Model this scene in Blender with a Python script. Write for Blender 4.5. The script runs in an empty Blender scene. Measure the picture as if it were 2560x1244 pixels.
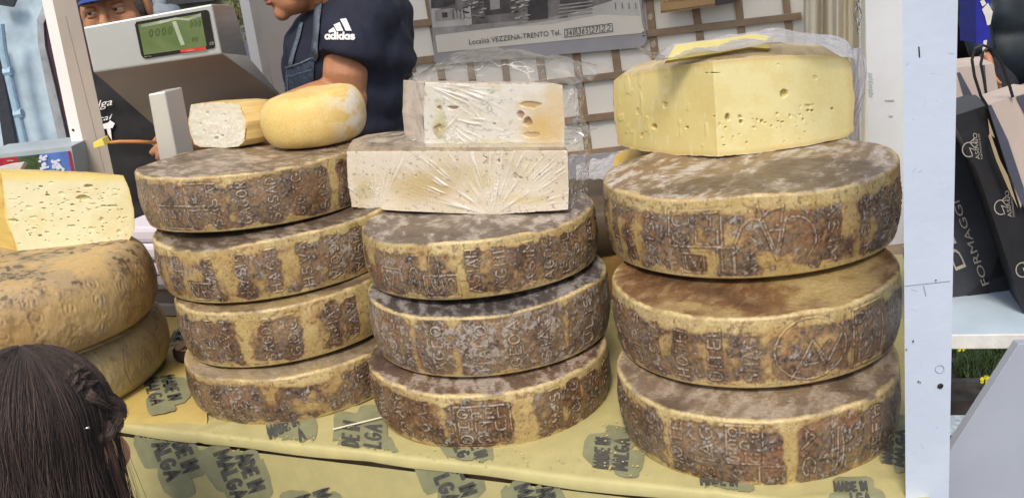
import bpy, bmesh, math, random
import numpy as np
from mathutils import Vector, Matrix
from mathutils.geometry import tessellate_polygon
# ------------------------------------------------------------------ camera, world, sun
CZ = 1.45
F_PX, PITCH, ROLL = 2429.68, 0.29148554, -0.11950287
sc = bpy.context.scene
cd = bpy.data.cameras.new("camera"); cam = bpy.data.objects.new("camera", cd); sc.collection.objects.link(cam)
cam.rotation_mode = 'QUATERNION'
FW = np.array([0, math.cos(PITCH), -math.sin(PITCH)]); UP0 = np.array([0, math.sin(PITCH), math.cos(PITCH)]); RT0 = np.array([1., 0, 0])
RT = math.cos(ROLL)*RT0 + math.sin(ROLL)*UP0; UP = -math.sin(ROLL)*RT0 + math.cos(ROLL)*UP0
cam.matrix_world = Matrix(((RT[0], UP[0], -FW[0], 0), (RT[1], UP[1], -FW[1], 0), (RT[2], UP[2], -FW[2], CZ), (0, 0, 0, 1)))
cd.sensor_width = 36; cd.lens = F_PX/2560*36; cd.clip_start = .05; cd.clip_end = 500
sc.camera = cam
sc.view_settings.view_transform = 'Standard'; sc.view_settings.look = 'None'; sc.view_settings.gamma = 1
sc.view_settings.exposure = 0.34
W = bpy.data.worlds.new("World"); sc.world = W; W.use_nodes = True
wn = W.node_tree.nodes; wl = W.node_tree.links
sky = wn.new('ShaderNodeTexSky'); sky.sky_type = 'NISHITA'; sky.sun_disc = False
SUN_EL, SUN_AZ = math.radians(50), math.radians(-168)     # azimuth from +y, clockwise
sky.sun_elevation = SUN_EL; sky.sun_rotation = SUN_AZ; sky.air_density = 1.0; sky.dust_density = 3.0
bg = wn['Background']; bg.inputs['Strength'].default_value = 0.13
wl.new(sky.outputs[0], bg.inputs[0])
sd = bpy.data.lights.new("sun", 'SUN'); so = bpy.data.objects.new("sun", sd); sc.collection.objects.link(so)
sd.energy = 1.9; sd.angle = math.radians(14); sd.color = (1, .90, .76)
sdir = Vector((math.sin(SUN_AZ)*math.cos(SUN_EL), math.cos(SUN_AZ)*math.cos(SUN_EL), math.sin(SUN_EL)))
so.rotation_mode = 'QUATERNION'; so.rotation_quaternion = sdir.to_track_quat('Z', 'Y')
so.location = (0, 0, 6)
sc.cycles.max_bounces = 10; sc.cycles.transparent_max_bounces = 24
sc.cycles.use_denoising = True
# ------------------------------------------------------------------ pixel -> place
EYE = np.array([0, 0, CZ])
def ray(px, py): return RT*(px-1280)/F_PX - UP*(py-622)/F_PX + FW
def PY(px, py, y): d = ray(px, py); return EYE + d*(y/d[1])
def PZ(px, py, z): d = ray(px, py); return EYE + d*((z-CZ)/d[2])
def PP(px, py, p0, n):                      # onto the plane through p0 with normal n
    d = ray(px, py); return EYE + d*(np.dot(np.array(p0)-EYE, n)/np.dot(d, n))
def SC(P):
    d = np.array(P)-EYE; z = d@FW; return 1280+F_PX*(d@RT)/z, 622-F_PX*(d@UP)/z
ANG = math.radians(-23.8)
U = np.array([math.cos(ANG), math.sin(ANG), 0]); V = np.array([-math.sin(ANG), math.cos(ANG), 0]); Z = np.array([0, 0, 1.])
ZT = CZ - 0.5576                            # counter top
# ------------------------------------------------------------------ noise
def _h(ix, iy, iz, s):
    n = (ix.astype(np.int64)*374761393 + iy.astype(np.int64)*668265263 + iz.astype(np.int64)*2147483647 + s*974634777) & 0xffffffff
    n = ((n ^ (n >> 13))*1274126177) & 0xffffffff
    n = ((n ^ (n >> 15))*2246822519) & 0xffffffff
    return ((n ^ (n >> 16)) & 0xffff)/65535.
def vn(x, y, z, s=0):
    fx, fy, fz = np.floor(x), np.floor(y), np.floor(z); dx, dy, dz = x-fx, y-fy, z-fz
    dx = dx*dx*(3-2*dx); dy = dy*dy*(3-2*dy); dz = dz*dz*(3-2*dz)
    fx, fy, fz = fx.astype(int), fy.astype(int), fz.astype(int); r = 0
    for a in (0, 1):
        for b in (0, 1):
            for c in (0, 1):
                r = r + (dx if a else 1-dx)*(dy if b else 1-dy)*(dz if c else 1-dz)*_h(fx+a, fy+b, fz+c, s)
    return r*2-1
def fbm(x, y, z, s=0, o=4):
    r = 0; a = 1; t = 0
    for k in range(o):
        r = r+a*vn(x*2**k+k*7.3, y*2**k, z*2**k, s+k); t += a; a *= .55
    return r/t*1.6
def ss(a, b, x): t = np.clip((x-a)/(b-a), 0, 1); return t*t*(3-2*t)
def mix(a, b, t): return a*(1-t)[..., None]+np.array(b)*t[..., None]
# ------------------------------------------------------------------ materials
def _base(name):
    m = bpy.data.materials.new(name); m.use_nodes = True
    nt = m.node_tree; return m, nt.nodes, nt.links, nt.nodes['Principled BSDF']
def ramp_noise(n, l, scale, detail=4, rough=.6, stretch=None, coord='Object'):
    tc = n.new('ShaderNodeTexCoord'); no = n.new('ShaderNodeTexNoise')
    no.inputs['Scale'].default_value = scale; no.inputs['Detail'].default_value = detail; no.inputs['Roughness'].default_value = rough
    if stretch:
        mp = n.new('ShaderNodeMapping'); mp.inputs['Scale'].default_value = stretch
        l.new(tc.outputs[coord], mp.inputs[0]); l.new(mp.outputs[0], no.inputs['Vector'])
    else: l.new(tc.outputs[coord], no.inputs['Vector'])
    return no
MATS = {}
def mat(name, col, rough=.6, var=.12, scale=30, bump=.0, bscale=None, metal=0, stretch=None, col2=None, spec=.5, sss=0, detail=5, coat=0):
    if name in MATS: return MATS[name]
    m, n, l, p = _base(name)
    no = ramp_noise(n, l, scale, detail, .6, stretch)
    rp = n.new('ShaderNodeMapRange'); rp.inputs[1].default_value = .3; rp.inputs[2].default_value = .7
    l.new(no.outputs[0], rp.inputs[0])
    mx = n.new('ShaderNodeMix'); mx.data_type = 'RGBA'
    c = np.array(col); c2 = np.array(col2) if col2 is not None else c*(1-2*var)
    c1 = c if col2 is not None else np.minimum(c*(1+var), .95)
    mx.inputs[6].default_value = (*c1, 1); mx.inputs[7].default_value = (*c2, 1)
    l.new(rp.outputs[0], mx.inputs[0]); l.new(mx.outputs[2], p.inputs['Base Color'])
    p.inputs['Roughness'].default_value = rough; p.inputs['Metallic'].default_value = metal
    p.inputs['Specular IOR Level'].default_value = spec
    if coat: p.inputs['Coat Weight'].default_value = coat; p.inputs['Coat Roughness'].default_value = .15
    if sss:
        p.inputs['Subsurface Weight'].default_value = sss; p.inputs['Subsurface Radius'].default_value = (.01, .006, .003); p.inputs['Subsurface Scale'].default_value = 1
    if bump:
        nb = ramp_noise(n, l, bscale or scale*4, 4, .6, stretch); bp = n.new('ShaderNodeBump')
        bp.inputs['Strength'].default_value = bump; bp.inputs['Distance'].default_value = .002
        l.new(nb.outputs[0], bp.inputs['Height']); l.new(bp.outputs[0], p.inputs['Normal'])
    MATS[name] = m; return m
def rind_mat(name='cheese_rind', rough=.5, fine=1.0, bump=.5):
    if name in MATS: return MATS[name]
    m, n, l, p = _base(name)
    at = n.new('ShaderNodeAttribute'); at.attribute_name = 'Col'
    no = ramp_noise(n, l, 260, 5, .7)
    mr = n.new('ShaderNodeMapRange'); mr.inputs[1].default_value = .32; mr.inputs[2].default_value = .68
    mr.inputs[3].default_value = 1-.55*fine; mr.inputs[4].default_value = 1+.5*fine; l.new(no.outputs[0], mr.inputs[0])
    vm = n.new('ShaderNodeVectorMath'); vm.operation = 'SCALE'; l.new(at.outputs['Color'], vm.inputs[0]); l.new(mr.outputs[0], vm.inputs['Scale'])
    l.new(vm.outputs[0], p.inputs['Base Color'])
    r2 = n.new('ShaderNodeMapRange'); r2.inputs[3].default_value = rough-.15; r2.inputs[4].default_value = rough+.2
    nr = ramp_noise(n, l, 90, 4, .6); l.new(nr.outputs[0], r2.inputs[0]); l.new(r2.outputs[0], p.inputs['Roughness'])
    nb = ramp_noise(n, l, 330, 5, .7); bp = n.new('ShaderNodeBump'); bp.inputs['Strength'].default_value = bump; bp.inputs['Distance'].default_value = .0012
    l.new(nb.outputs[0], bp.inputs['Height']); l.new(bp.outputs[0], p.inputs['Normal'])
    MATS[name] = m; return m
def film_mat(name, alpha_lo=.06, alpha_hi=.75, tint=(.85, .84, .82), rough=.12, bump=.6, bscale=28):
    if name in MATS: return MATS[name]
    m, n, l, p = _base(name)
    out = n['Material Output']
    tr = n.new('ShaderNodeBsdfTransparent'); tr.inputs[0].default_value = (.97, .97, .97, 1)
    p.inputs['Base Color'].default_value = (*tint, 1); p.inputs['Roughness'].default_value = rough; p.inputs['Specular IOR Level'].default_value = 1
    gl = n.new('ShaderNodeBsdfGlossy'); gl.inputs['Roughness'].default_value = rough
    fr = n.new('ShaderNodeLayerWeight'); fr.inputs[0].default_value = .5; frp = n.new('ShaderNodeMath'); frp.operation = 'POWER'; frp.inputs[1].default_value = 3.5; frm = n.new('ShaderNodeMapRange'); frm.inputs[3].default_value = .06; frm.inputs[4].default_value = .8; l.new(fr.outputs['Facing'], frp.inputs[0]); l.new(frp.outputs[0], frm.inputs[0])
    at = n.new('ShaderNodeAttribute'); at.attribute_name = 'crease'
    mr = n.new('ShaderNodeMapRange'); mr.inputs[3].default_value = alpha_lo; mr.inputs[4].default_value = alpha_hi
    l.new(at.outputs['Fac'], mr.inputs[0])
    m1 = n.new('ShaderNodeMixShader'); l.new(mr.outputs[0], m1.inputs[0]); l.new(tr.outputs[0], m1.inputs[1]); l.new(p.outputs[0], m1.inputs[2])
    m2 = n.new('ShaderNodeMixShader'); l.new(frm.outputs[0], m2.inputs[0]); l.new(m1.outputs[0], m2.inputs[1]); l.new(gl.outputs[0], m2.inputs[2])
    nb = ramp_noise(n, l, bscale, 3, .5); bp = n.new('ShaderNodeBump'); bp.inputs['Strength'].default_value = bump; bp.inputs['Distance'].default_value = .01
    l.new(nb.outputs[0], bp.inputs['Height'])
    for q in (p, gl, fr): l.new(bp.outputs[0], q.inputs['Normal'])
    l.new(m2.outputs[0], out.inputs['Surface'])
    MATS[name] = m; return m
# ------------------------------------------------------------------ building
def link(o, parent=None):
    sc.collection.objects.link(o)
    if parent is not None: o.parent = parent
    return o
def tag(o, label=None, cat=None, group=None, kind=None):
    for k, v in (('label', label), ('category', cat), ('group', group), ('kind', kind)):
        if v: o[k] = v
    return o
def empty(name, loc, label, cat, group=None):
    o = bpy.data.objects.new(name, None); o.empty_display_size = .05; o.location = loc; link(o); tag(o, label, cat, group)
    o['_loc'] = list(map(float, loc)); return o
class MB:
    """collects shapes, then links them as one mesh object (coordinates are world; origin moved to the base)"""
    def __init__(s): s.v = []; s.f = []; s.m = []; s.mats = []
    def mi(s, m):
        if m not in s.mats: s.mats.append(m)
        return s.mats.index(m)
    def add(s, vs, fs, m):
        b = len(s.v); s.v += [tuple(map(float, q)) for q in vs]; k = s.mi(m)
        s.f += [tuple(b+i for i in f) for f in fs]; s.m += [k]*len(fs)
    def hexa(s, p, m):                       # p: 8 points, bottom ring 0-3, top ring 4-7
        s.add(p, [(0, 3, 2, 1), (4, 5, 6, 7), (0, 1, 5, 4), (1, 2, 6, 5), (2, 3, 7, 6), (3, 0, 4, 7)], m)
    def box(s, c, ax, ay, az, m):            # centre and three half-axis vectors
        c, ax, ay, az = map(np.array, (c, ax, ay, az))
        s.hexa([c-ax-ay-az, c+ax-ay-az, c+ax+ay-az, c-ax+ay-az, c-ax-ay+az, c+ax-ay+az, c+ax+ay+az, c-ax+ay+az], m)
    def prism(s, pts, d, m, mside=None, front=True):   # polygon extruded by vector d
        n = len(pts); pts = [np.array(p, float) for p in pts]; d = np.array(d, float)
        tri = tessellate_polygon([[Vector(p) for p in pts]])
        s.add(pts, tri, m); s.add([p+d for p in pts], [t[::-1] for t in tri], mside or m)
        s.add(pts+[p+d for p in pts], [(i, (i+1) % n, n+(i+1) % n, n+i) for i in range(n)], mside or m)
    def poly(s, pts, m):
        tri = tessellate_polygon([[Vector(map(float, p)) for p in pts]]); s.add(pts, tri, m)
    def tube(s, path, rad, m, n=8, cap=True, flat=1):
        path = [np.array(p, float) for p in path]; K = len(path)
        if not hasattr(rad, '__len__'): rad = [rad]*K
        vs = []; prev = None
        for i, p in enumerate(path):
            t = path[min(i+1, K-1)]-path[max(i-1, 0)]; t = t/(np.linalg.norm(t)+1e-9)
            if prev is None:
                a = np.cross(t, [0, 0, 1.]);
                if np.linalg.norm(a) < .1: a = np.cross(t, [1., 0, 0])
            else: a = prev-t*np.dot(prev, t)
            a /= np.linalg.norm(a); prev = a; b = np.cross(t, a)
            for k in range(n):
                th = 2*math.pi*k/n; vs.append(p+rad[i]*(math.cos(th)*a+math.sin(th)*b*flat))
        fs = [(i*n+k, i*n+(k+1) % n, (i+1)*n+(k+1) % n, (i+1)*n+k) for i in range(K-1) for k in range(n)]
        if cap: fs += [tuple(range(n))[::-1], tuple((K-1)*n+k for k in range(n))]
        s.add(vs, fs, m)
    def grid(s, P, m, closed=False):         # P: (a,b,3)
        a, b = P.shape[:2]; fs = [(i*b+j, i*b+j+1, (i+1)*b+j+1, (i+1)*b+j) for i in range(a-1) for j in range(b-1)]
        s.add(P.reshape(-1, 3), fs, m)
    def ell(s, c, r, m, R=None, n=24):
        c = np.array(c, float); r = np.array(r, float)*(1 if hasattr(r, '__len__') else 1)
        if r.ndim == 0: r = np.array([r]*3)
        vs = []; fs = []
        for i in range(n//2+1):
            a = math.pi*i/(n//2)
            for j in range(n):
                b = 2*math.pi*j/n; q = np.array([math.sin(a)*math.cos(b), math.sin(a)*math.sin(b), math.cos(a)])*r
                vs.append(c+(R@q if R is not None else q))
        for i in range(n//2):
            for j in range(n): fs.append((i*n+j, (i+1)*n+j, (i+1)*n+(j+1) % n, i*n+(j+1) % n))
        s.add(vs, fs, m)
    def lathe(s, c, prof, m, n=48, ax=None):
        c = np.array(c, float); A = ax if ax is not None else np.eye(3); vs = []
        for r, z in prof:
            for j in range(n): th = 2*math.pi*j/n; vs.append(c+A@np.array([r*math.cos(th), r*math.sin(th), z]))
        K = len(prof); s.add(vs, [(i*n+j, i*n+(j+1) % n, (i+1)*n+(j+1) % n, (i+1)*n+j) for i in range(K-1) for j in range(n)], m)
    def build(s, name, parent=None, smooth=False, bevel=0, loc=None, label=None):
        me = bpy.data.meshes.new(name); v = np.array(s.v)
        if parent is not None: org = np.array(parent.get('_abs', parent.get('_loc', (0, 0, 0))))
        else: org = np.array(loc) if loc is not None else np.array([v[:, 0].mean(), v[:, 1].mean(), v[:, 2].min()])
        me.from_pydata((v-org).tolist(), [], s.f)
        for m in s.mats: me.materials.append(m)
        me.polygons.foreach_set('material_index', s.m); me.polygons.foreach_set('use_smooth', [smooth]*len(s.f))
        if parent is None or smooth is not None:
            bm = bmesh.new(); bm.from_mesh(me); bmesh.ops.remove_doubles(bm, verts=bm.verts, dist=1e-6)
            bmesh.ops.recalc_face_normals(bm, faces=bm.faces); bm.to_mesh(me); bm.free()
        me.update(); o = bpy.data.objects.new(name, me); link(o, parent)
        if parent is None: o.location = org; o['_abs'] = list(map(float, org))
        else: o['_abs'] = list(map(float, org))
        if bevel:
            b = o.modifiers.new('bevel', 'BEVEL'); b.width = bevel; b.segments = 2; b.limit_method = 'ANGLE'; b.angle_limit = .6
            b.harden_normals = False
        if label: o['label'] = label
        return o
# fast mesh from numpy grid with colour / float attributes
def np_mesh(name, P, quads, mats, mi=None, col=None, crease=None, parent=None, loc=None, smooth=True):
    P = np.asarray(P, float).reshape(-1, 3); org = np.array(loc if loc is not None else (parent.get('_abs', parent.get('_loc')) if parent is not None else (0, 0, 0)), float)
    me = bpy.data.meshes.new(name); me.vertices.add(len(P)); me.vertices.foreach_set('co', (P-org).ravel())
    q = np.asarray(quads, np.int32); me.loops.add(q.size); me.loops.foreach_set('vertex_index', q.ravel())
    me.polygons.add(len(q)); me.polygons.foreach_set('loop_start', np.arange(0, q.size, q.shape[1], dtype=np.int32))
    me.polygons.foreach_set('loop_total', np.full(len(q), q.shape[1], np.int32))
    me.update(calc_edges=True)
    for m in mats: me.materials.append(m)
    if mi is not None: me.polygons.foreach_set('material_index', np.asarray(mi, np.int32))
    me.polygons.foreach_set('use_smooth', np.full(len(q), smooth))
    if col is not None:
        a = me.attributes.new('Col', 'FLOAT_COLOR', 'POINT'); c = np.concatenate([np.asarray(col).reshape(-1, 3), np.ones((len(P), 1))], 1)
        a.data.foreach_set('color', c.ravel())
    if crease is not None:
        a = me.attributes.new('crease', 'FLOAT', 'POINT'); a.data.foreach_set('value', np.asarray(crease).ravel())
    me.update(); o = bpy.data.objects.new(name, me); link(o, parent)
    if parent is None: o.location = org
    o['_abs'] = list(map(float, org)); return o
def gq(a, b, base=0, wrap=False):
    i, j = np.meshgrid(np.arange(a-1), np.arange(b if wrap else b-1), indexing='ij'); j2 = (j+1) % b
    return base+np.stack([i*b+j, i*b+j2, (i+1)*b+j2, (i+1)*b+j], -1).reshape(-1, 4)
# ------------------------------------------------------------------ stroke lettering
def arc(cx, cy, rx, ry, a0, a1, n=9): return [(cx+rx*math.cos(math.radians(a0+(a1-a0)*i/n)), cy+ry*math.sin(math.radians(a0+(a1-a0)*i/n))) for i in range(n+1)]
GL = {
 'A': [[(0, 0), (.4, 1), (.8, 0)], [(.16, .35), (.64, .35)]], 'S': [arc(.35, .74, .33, .25, 40, 270, 7)[:-1]+arc(.35, .25, .35, .25, 90, -140, 7)],
 'I': [[(.1, 0), (.1, 1)]], 'G': [arc(.4, .5, .4, .5, 50, 330, 10)+[(.75, .42), (.45, .42)]], 'O': [arc(.4, .5, .4, .5, 0, 360, 14)],
 'M': [[(0, 0), (.05, 1), (.45, .3), (.85, 1), (.9, 0)]], 'D': [[(0, 0), (0, 1)]+arc(.1, .5, .6, .5, 80, -80, 7)+[(0, 0)]],
 'E': [[(.6, 1), (0, 1), (0, 0), (.6, 0)], [(0, .5), (.5, .5)]], 'N': [[(0, 0), (0, 1), (.7, 0), (.7, 1)]], 'L': [[(0, 1), (0, 0), (.55, 0)]],
 'P': [[(0, 0), (0, 1)]+arc(.2, .75, .4, .25, 90, -90, 6)+[(0, .5)]], 'U': [[(0, 1), (0, .3)]+arc(.35, .3, .35, .3, 180, 360, 6)+[(.7, 1)]],
 'V': [[(0, 1), (.4, 0), (.8, 1)]], 'T': [[(0, 1), (.8, 1)], [(.4, 1), (.4, 0)]], 'C': [arc(.4, .5, .4, .5, 50, 310, 9)], 'H': [[(0, 0), (0, 1)], [(.7, 0), (.7, 1)], [(0, .5), (.7, .5)]],
 'W': [[(0, 1), (.25, 0), (.5, .8), (.75, 0), (1, 1)]], 'R': [[(0, 0), (0, 1)]+arc(.2, .75, .4, .25, 90, -90, 6)+[(0, .5)], [(.25, .5), (.65, 0)]],
 'F': [[(.6, 1), (0, 1), (0, 0)], [(0, .5), (.5, .5)]], 'Z': [[(0, 1), (.7, 1), (0, 0), (.7, 0)]],
 '0': [arc(.35, .5, .33, .5, 0, 360, 12)], '1': [[(.1, .8), (.35, 1), (.35, 0)]], '2': [arc(.35, .7, .3, .3, 160, -30, 7)+[(0, 0), (.7, 0)]],
 '3': [arc(.3, .75, .3, .25, 150, -90, 7)+arc(.3, .25, .33, .25, 90, -150, 7)], '4': [[(.45, 1), (0, .35), (.65, .35)], [(.5, .6), (.5, 0)]],
 '5': [[(.6, 1), (.1, 1), (.05, .55)]+arc(.3, .3, .3, .3, 110, -140, 7)], '6': [[(.5, 1)]+arc(.3, .3, .28, .3, 150, 500, 10)], '7': [[(0, 1), (.6, 1), (.2, 0)], [(.1, .5), (.5, .5)]],
 'a': [arc(.33, .33, .33, .33, 0, 360, 12), [(.66, .66), (.66, 0)]], 'd': [arc(.33, .33, .33, .33, 0, 360, 12), [(.66, 1.05), (.66, 0)]],
 'i': [[(.1, 0), (.1, .62)], [(.1, .85), (.1, 1.0)]], 's': [arc(.3, .5, .25, .17, 30, 270, 6)[:-1]+arc(.3, .17, .27, .17, 90, -150, 6)],
 ' ': [], '.': [[(.1, 0), (.14, 0.04)]], '-': [[(0, .4), (.4, .4)]], "'": [[(.1, 1), (.1, .8)]], '/': [[(0, 0), (.5, 1)]]}
WID = {'I': .35, 'M': 1.15, 'i': .38, ' ': .5, '.': .4, 'W': 1.3, 'a': .92, 'd': .92, 's': .8, 'O': 1.1, 'G': 1.1, 'L': .85, 'E': .9, '1': .7, "'": .3}
def subdiv(pl, step=3):
    out = [pl[0]]
    for a, c in zip(pl, pl[1:]): n = max(1, int(math.hypot(c[0]-a[0], c[1]-a[1])/step)); out += [(a[0]+(c[0]-a[0])*i/n, a[1]+(c[1]-a[1])*i/n) for i in range(1, n+1)]
    return out
def strokes(txt, gap=0):
    x = 0; out = []
    for ch in txt:
        for pl in GL.get(ch, []): out.append([(x+a, b) for a, b in pl])
        x += WID.get(ch, 1.05)+gap
    return out, x-.25-gap
def ribbon(mb, pts, w, m, proj, taper=True):
    """a flat pen line; pts and w in the 2D units that proj turns into places"""
    pts = [np.array(p, float) for p in pts]; K = len(pts); L = []; Rr = []
    for i in range(K):
        a = pts[i]-pts[i-1] if i else pts[1]-pts[0]; b = pts[i+1]-pts[i] if i < K-1 else a
        a = a/(np.linalg.norm(a)+1e-9); b = b/(np.linalg.norm(b)+1e-9); t = a+b
        t = t/(np.linalg.norm(t)+1e-6); n = np.array([-t[1], t[0]]); c = max(.5, abs(np.dot(n, [-a[1], a[0]])))
        e = pts[i] - (a*w*.4 if i == 0 else 0) + (a*w*.4 if i == K-1 else 0)
        L.append(e+n*w/2/c); Rr.append(e-n*w/2/c)
    vs = [proj(*q) for q in L]+[proj(*q) for q in Rr]
    mb.add(vs, [(i, i+1, K+i+1, K+i) for i in range(K-1)], m)
def write(mb, txt, org, dr, up, w, m, proj, gap=0, length=None):
    """txt set in pixels of the photo from org; dr = advance of one cap height, up = cap height vector"""
    st, n = strokes(txt, gap); org, dr, up = map(lambda q: np.array(q, float), (org, dr, up))
    if length: dr = dr/np.linalg.norm(dr)*length/n
    for pl in st: ribbon(mb, [org+dr*a+up*b for a, b in pl], w, m, proj)
def font_mesh(mb, txt, m, f, shear=0):
    """Blender's own letters as mesh, placed by f(x, y) with cap height 1"""
    cu = bpy.data.curves.new('t', 'FONT'); cu.body = txt; cu.size = 1.37; cu.shear = shear; cu.resolution_u = 3
    o = bpy.data.objects.new('t', cu); sc.collection.objects.link(o); dg = bpy.context.evaluated_depsgraph_get()
    me = o.evaluated_get(dg).to_mesh(); vs = [f(v.co.x, v.co.y) for v in me.vertices]; fs = [tuple(p.vertices) for p in me.polygons]
    wd = max([v.co.x for v in me.vertices] or [1])
    o.evaluated_get(dg).to_mesh_clear(); bpy.data.objects.remove(o); bpy.data.curves.remove(cu)
    return vs, fs, wd
def put_font(mb, txt, m, org, end, caph, proj, shear=0):
    """text from pixel org to pixel end with cap height caph (pixels, at right angles)"""
    _, _, wd = font_mesh(mb, txt, m, lambda x, y: (0, 0, 0), shear)
    org = np.array(org, float); d = (np.array(end, float)-org)/wd; n = np.array([d[1], -d[0]]); n = n/np.linalg.norm(n)*caph
    vs, fs, _ = font_mesh(mb, txt, m, lambda x, y: proj(*(org+d*x+n*y)), shear); mb.add(vs, fs, m)
# ------------------------------------------------------------------ stamped wheels
YEL = (.48, .385, .165); PALE = (.62, .53, .28); OCH = (.42, .25, .085); BRN = (.135, .072, .036); GRY = (.175, .138, .105); DRK = (.042, .029, .022); WHT = (.50, .48, .45); RED = (.27, .12, .06)
def segdist(X, Y, pts, D):
    for (x0, y0), (x1, y1) in zip(pts, pts[1:]):
        m = (X > min(x0, x1)-.006) & (X < max(x0, x1)+.006) & (Y > min(y0, y1)-.006) & (Y < max(y0, y1)+.006)
        if not m.any(): continue
        x = X[m]; y = Y[m]; dx, dy = x1-x0, y1-y0; t = np.clip(((x-x0)*dx+(y-y0)*dy)/(dx*dx+dy*dy+1e-12), 0, 1)
        D[m] = np.minimum(D[m], np.hypot(x-x0-t*dx, y-y0-t*dy))
def make_wheel(label, c, z0, rad, h, tilt, seed, els, side=.35, grey=.5, white=.3, top=None, roundness=0, soft=False, group='stamped mountain cheese wheels stacked on the counter'):
    """els: ('col', angle, text, direction, mould) | ('box', a0, a1, t0, t1, rows) | ('logo', a0, a1) | ('clean', a, halfwidth) | ('dark', a0, a1, amount)"""
    rs = np.random.RandomState(seed); cx, cy = c; phi0 = math.atan2(-cy, -cx)
    a = np.concatenate([np.linspace(-1.75, 1.75, 820), np.linspace(1.75, 2*math.pi-1.75, 110)[1:-1]]); NA = len(a)
    # profile (r, z) from the bottom centre up over the side to the top centre
    cr = .0042 if not roundness else .010; pr = []
    for r in (0.0, .5, .9): pr.append((r*rad, .0015*(1-r)))
    NS = 66
    if not roundness:
        for k in range(7): t = math.pi/2*k/6; pr.append((rad*.965-cr+cr*math.sin(t), cr-cr*math.cos(t)))
        for k in range(1, NS): v = k/NS; pr.append((rad*(.965+.035*math.sin(math.pi/2*min(1, v*1.9))**.8-.013*max(0, v-.6)/.4), cr+(h-2*cr)*v))
        for k in range(0, 8): t = math.pi/2*k/7; pr.append((rad*.987-cr+cr*math.cos(t), h-cr+cr*math.sin(t)))
    else:
        e = roundness
        for k in range(NS+14): t = -math.pi/2+math.pi*k/(NS+13); s_ = math.sin(t); q = abs(s_)**1.25*(1 if s_ > 0 else -1)
        for k in range(NS+14):
            t = -math.pi/2+math.pi*k/(NS+13); pr.append((rad*(1-e)+rad*e*math.cos(t)**.72, h/2+h/2*math.copysign(abs(math.sin(t))**.9, math.sin(t))))
    r_edge = pr[-1][0]
    for f in np.r_[np.linspace(0, .42, 110)[1:], np.linspace(.42, 1, 14)[1:]]: pr.append((r_edge*(1-f), h-.003*min(1, f*4)*(0 if soft else 1)))
    pr = np.array(pr); K = len(pr)
    R0, Z0 = pr[:, 0][:, None], pr[:, 1][:, None]; A = a[None, :]+0*R0
    isside = (R0 > rad*.9) & (Z0 > h*.03) & (Z0 < h*.97)
    X = R0*np.cos(A); Y = R0*np.sin(A); Zz = Z0+0*A; o = seed*3.7
    # lettering field on the side, in metres: S along, T up
    S = A*rad; T = Zz+0; D = np.full(S.shape, 1.); bias = np.zeros(S.shape)
    jx = .0055*fbm(X*45+o, Y*45, Zz*30, seed, 4); jy = .011*fbm(X*38+9+o, Y*38, Zz*30, seed+5, 4)
    def boxmask(a0, a1, t0, t1, e=.0035):
        s = S+jx; t = T+jy
        return ss(a0*rad-e, a0*rad+e, s)*(1-ss(a1*rad-e, a1*rad+e, s))*ss(t0*h-e, t0*h+e, t)*(1-ss(t1*h-e, t1*h+e, t))
    side_m = ss(rad*.93, rad*.955, R0+0*A)*ss(.02*h, .06*h, Zz)*(1-ss(.94*h, .98*h, Zz))
    bias += (side-.5)*.9
    big = fbm(X*14+o, Y*14, Zz*22, seed+11, 3)
    for e in els:
        if e[0] == 'col':
            _, ang, txt, dr, md = e; cw = .0088
            m = boxmask(ang-cw/rad, ang+cw/rad, .10+.05*rs.rand(), .80+.08*rs.rand()); bias = bias+m*md
            st, n = strokes(txt, .12); L = h*.74; sc_ = L/n; ch = .0135
            for pl in st:
                q = []
                for x, y in pl:
                    if dr > 0: q.append((ang*rad+ch/2-y*ch, h*.12+x*sc_))          # reads upwards
                    else: q.append((ang*rad-ch/2+y*ch, h*.86-x*sc_))
                segdist(S, T, q, D)
        elif e[0] == 'box':
            _, a0, a1, t0, t1, rows, md = e
            m = boxmask(a0, a1, t0, t1); bias = bias+m*md
            segdist(S, T, [(a0*rad, t0*h), (a0*rad, t1*h), (a1*rad, t1*h), (a1*rad, t0*h), (a0*rad, t0*h)], D)
            for i, tx in enumerate(rows):
                st, n = strokes(tx, .05); rh = (t1-t0)*h/len(rows); y0 = t1*h-(i+1)*rh+rh*.16; wd = (a1-a0)*rad*.86
                for pl in st: segdist(S, T, [(a0*rad+(a1-a0)*rad*.07+x/n*wd, y0+y*rh*.68) for x, y in pl], D)
        elif e[0] == 'logo':
            _, a0, a1, md = e; w = (a1-a0)*rad; x0 = a0*rad
            f = lambda pts: [(x0+p[0]*w, p[1]*h) for p in pts]
            for pl in ([(0, .45), (.08, .62), (.2, .72), (.3, .70), (.5, .22), (.62, .70), (.66, .74)], [(.28, .86), (.5, .30), (.60, .86)], [(.42, .58), (.62, .58)], arc(.74, .45, .26, .28, 100, -50, 8), [(.30, .70), (.42, .80), (.55, .84)]):
                segdist(S, T, f(pl), D)
            bias = bias+boxmask(a0+.25*(a1-a0), a0+.65*(a1-a0), .25, .9)*md*.9+boxmask(a0+.75*(a1-a0), a1+.03, .12, .8)*md
        elif e[0] == 'arcs':
            _, a0, a1, md = e; w = (a1-a0)*rad; x0 = a0*rad
            f = lambda pts: [(x0+p[0]*w, p[1]*h) for p in pts]
            for pl in (arc(.5, .5, .5, .42, 0, 360, 22), [(.22, .12), (.5, .62), (.74, .14)], [(.5, .62), (.72, .30), (.94, .66)], [(.36, .30), (.6, .3)]): segdist(S, T, f(pl), D)
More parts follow.
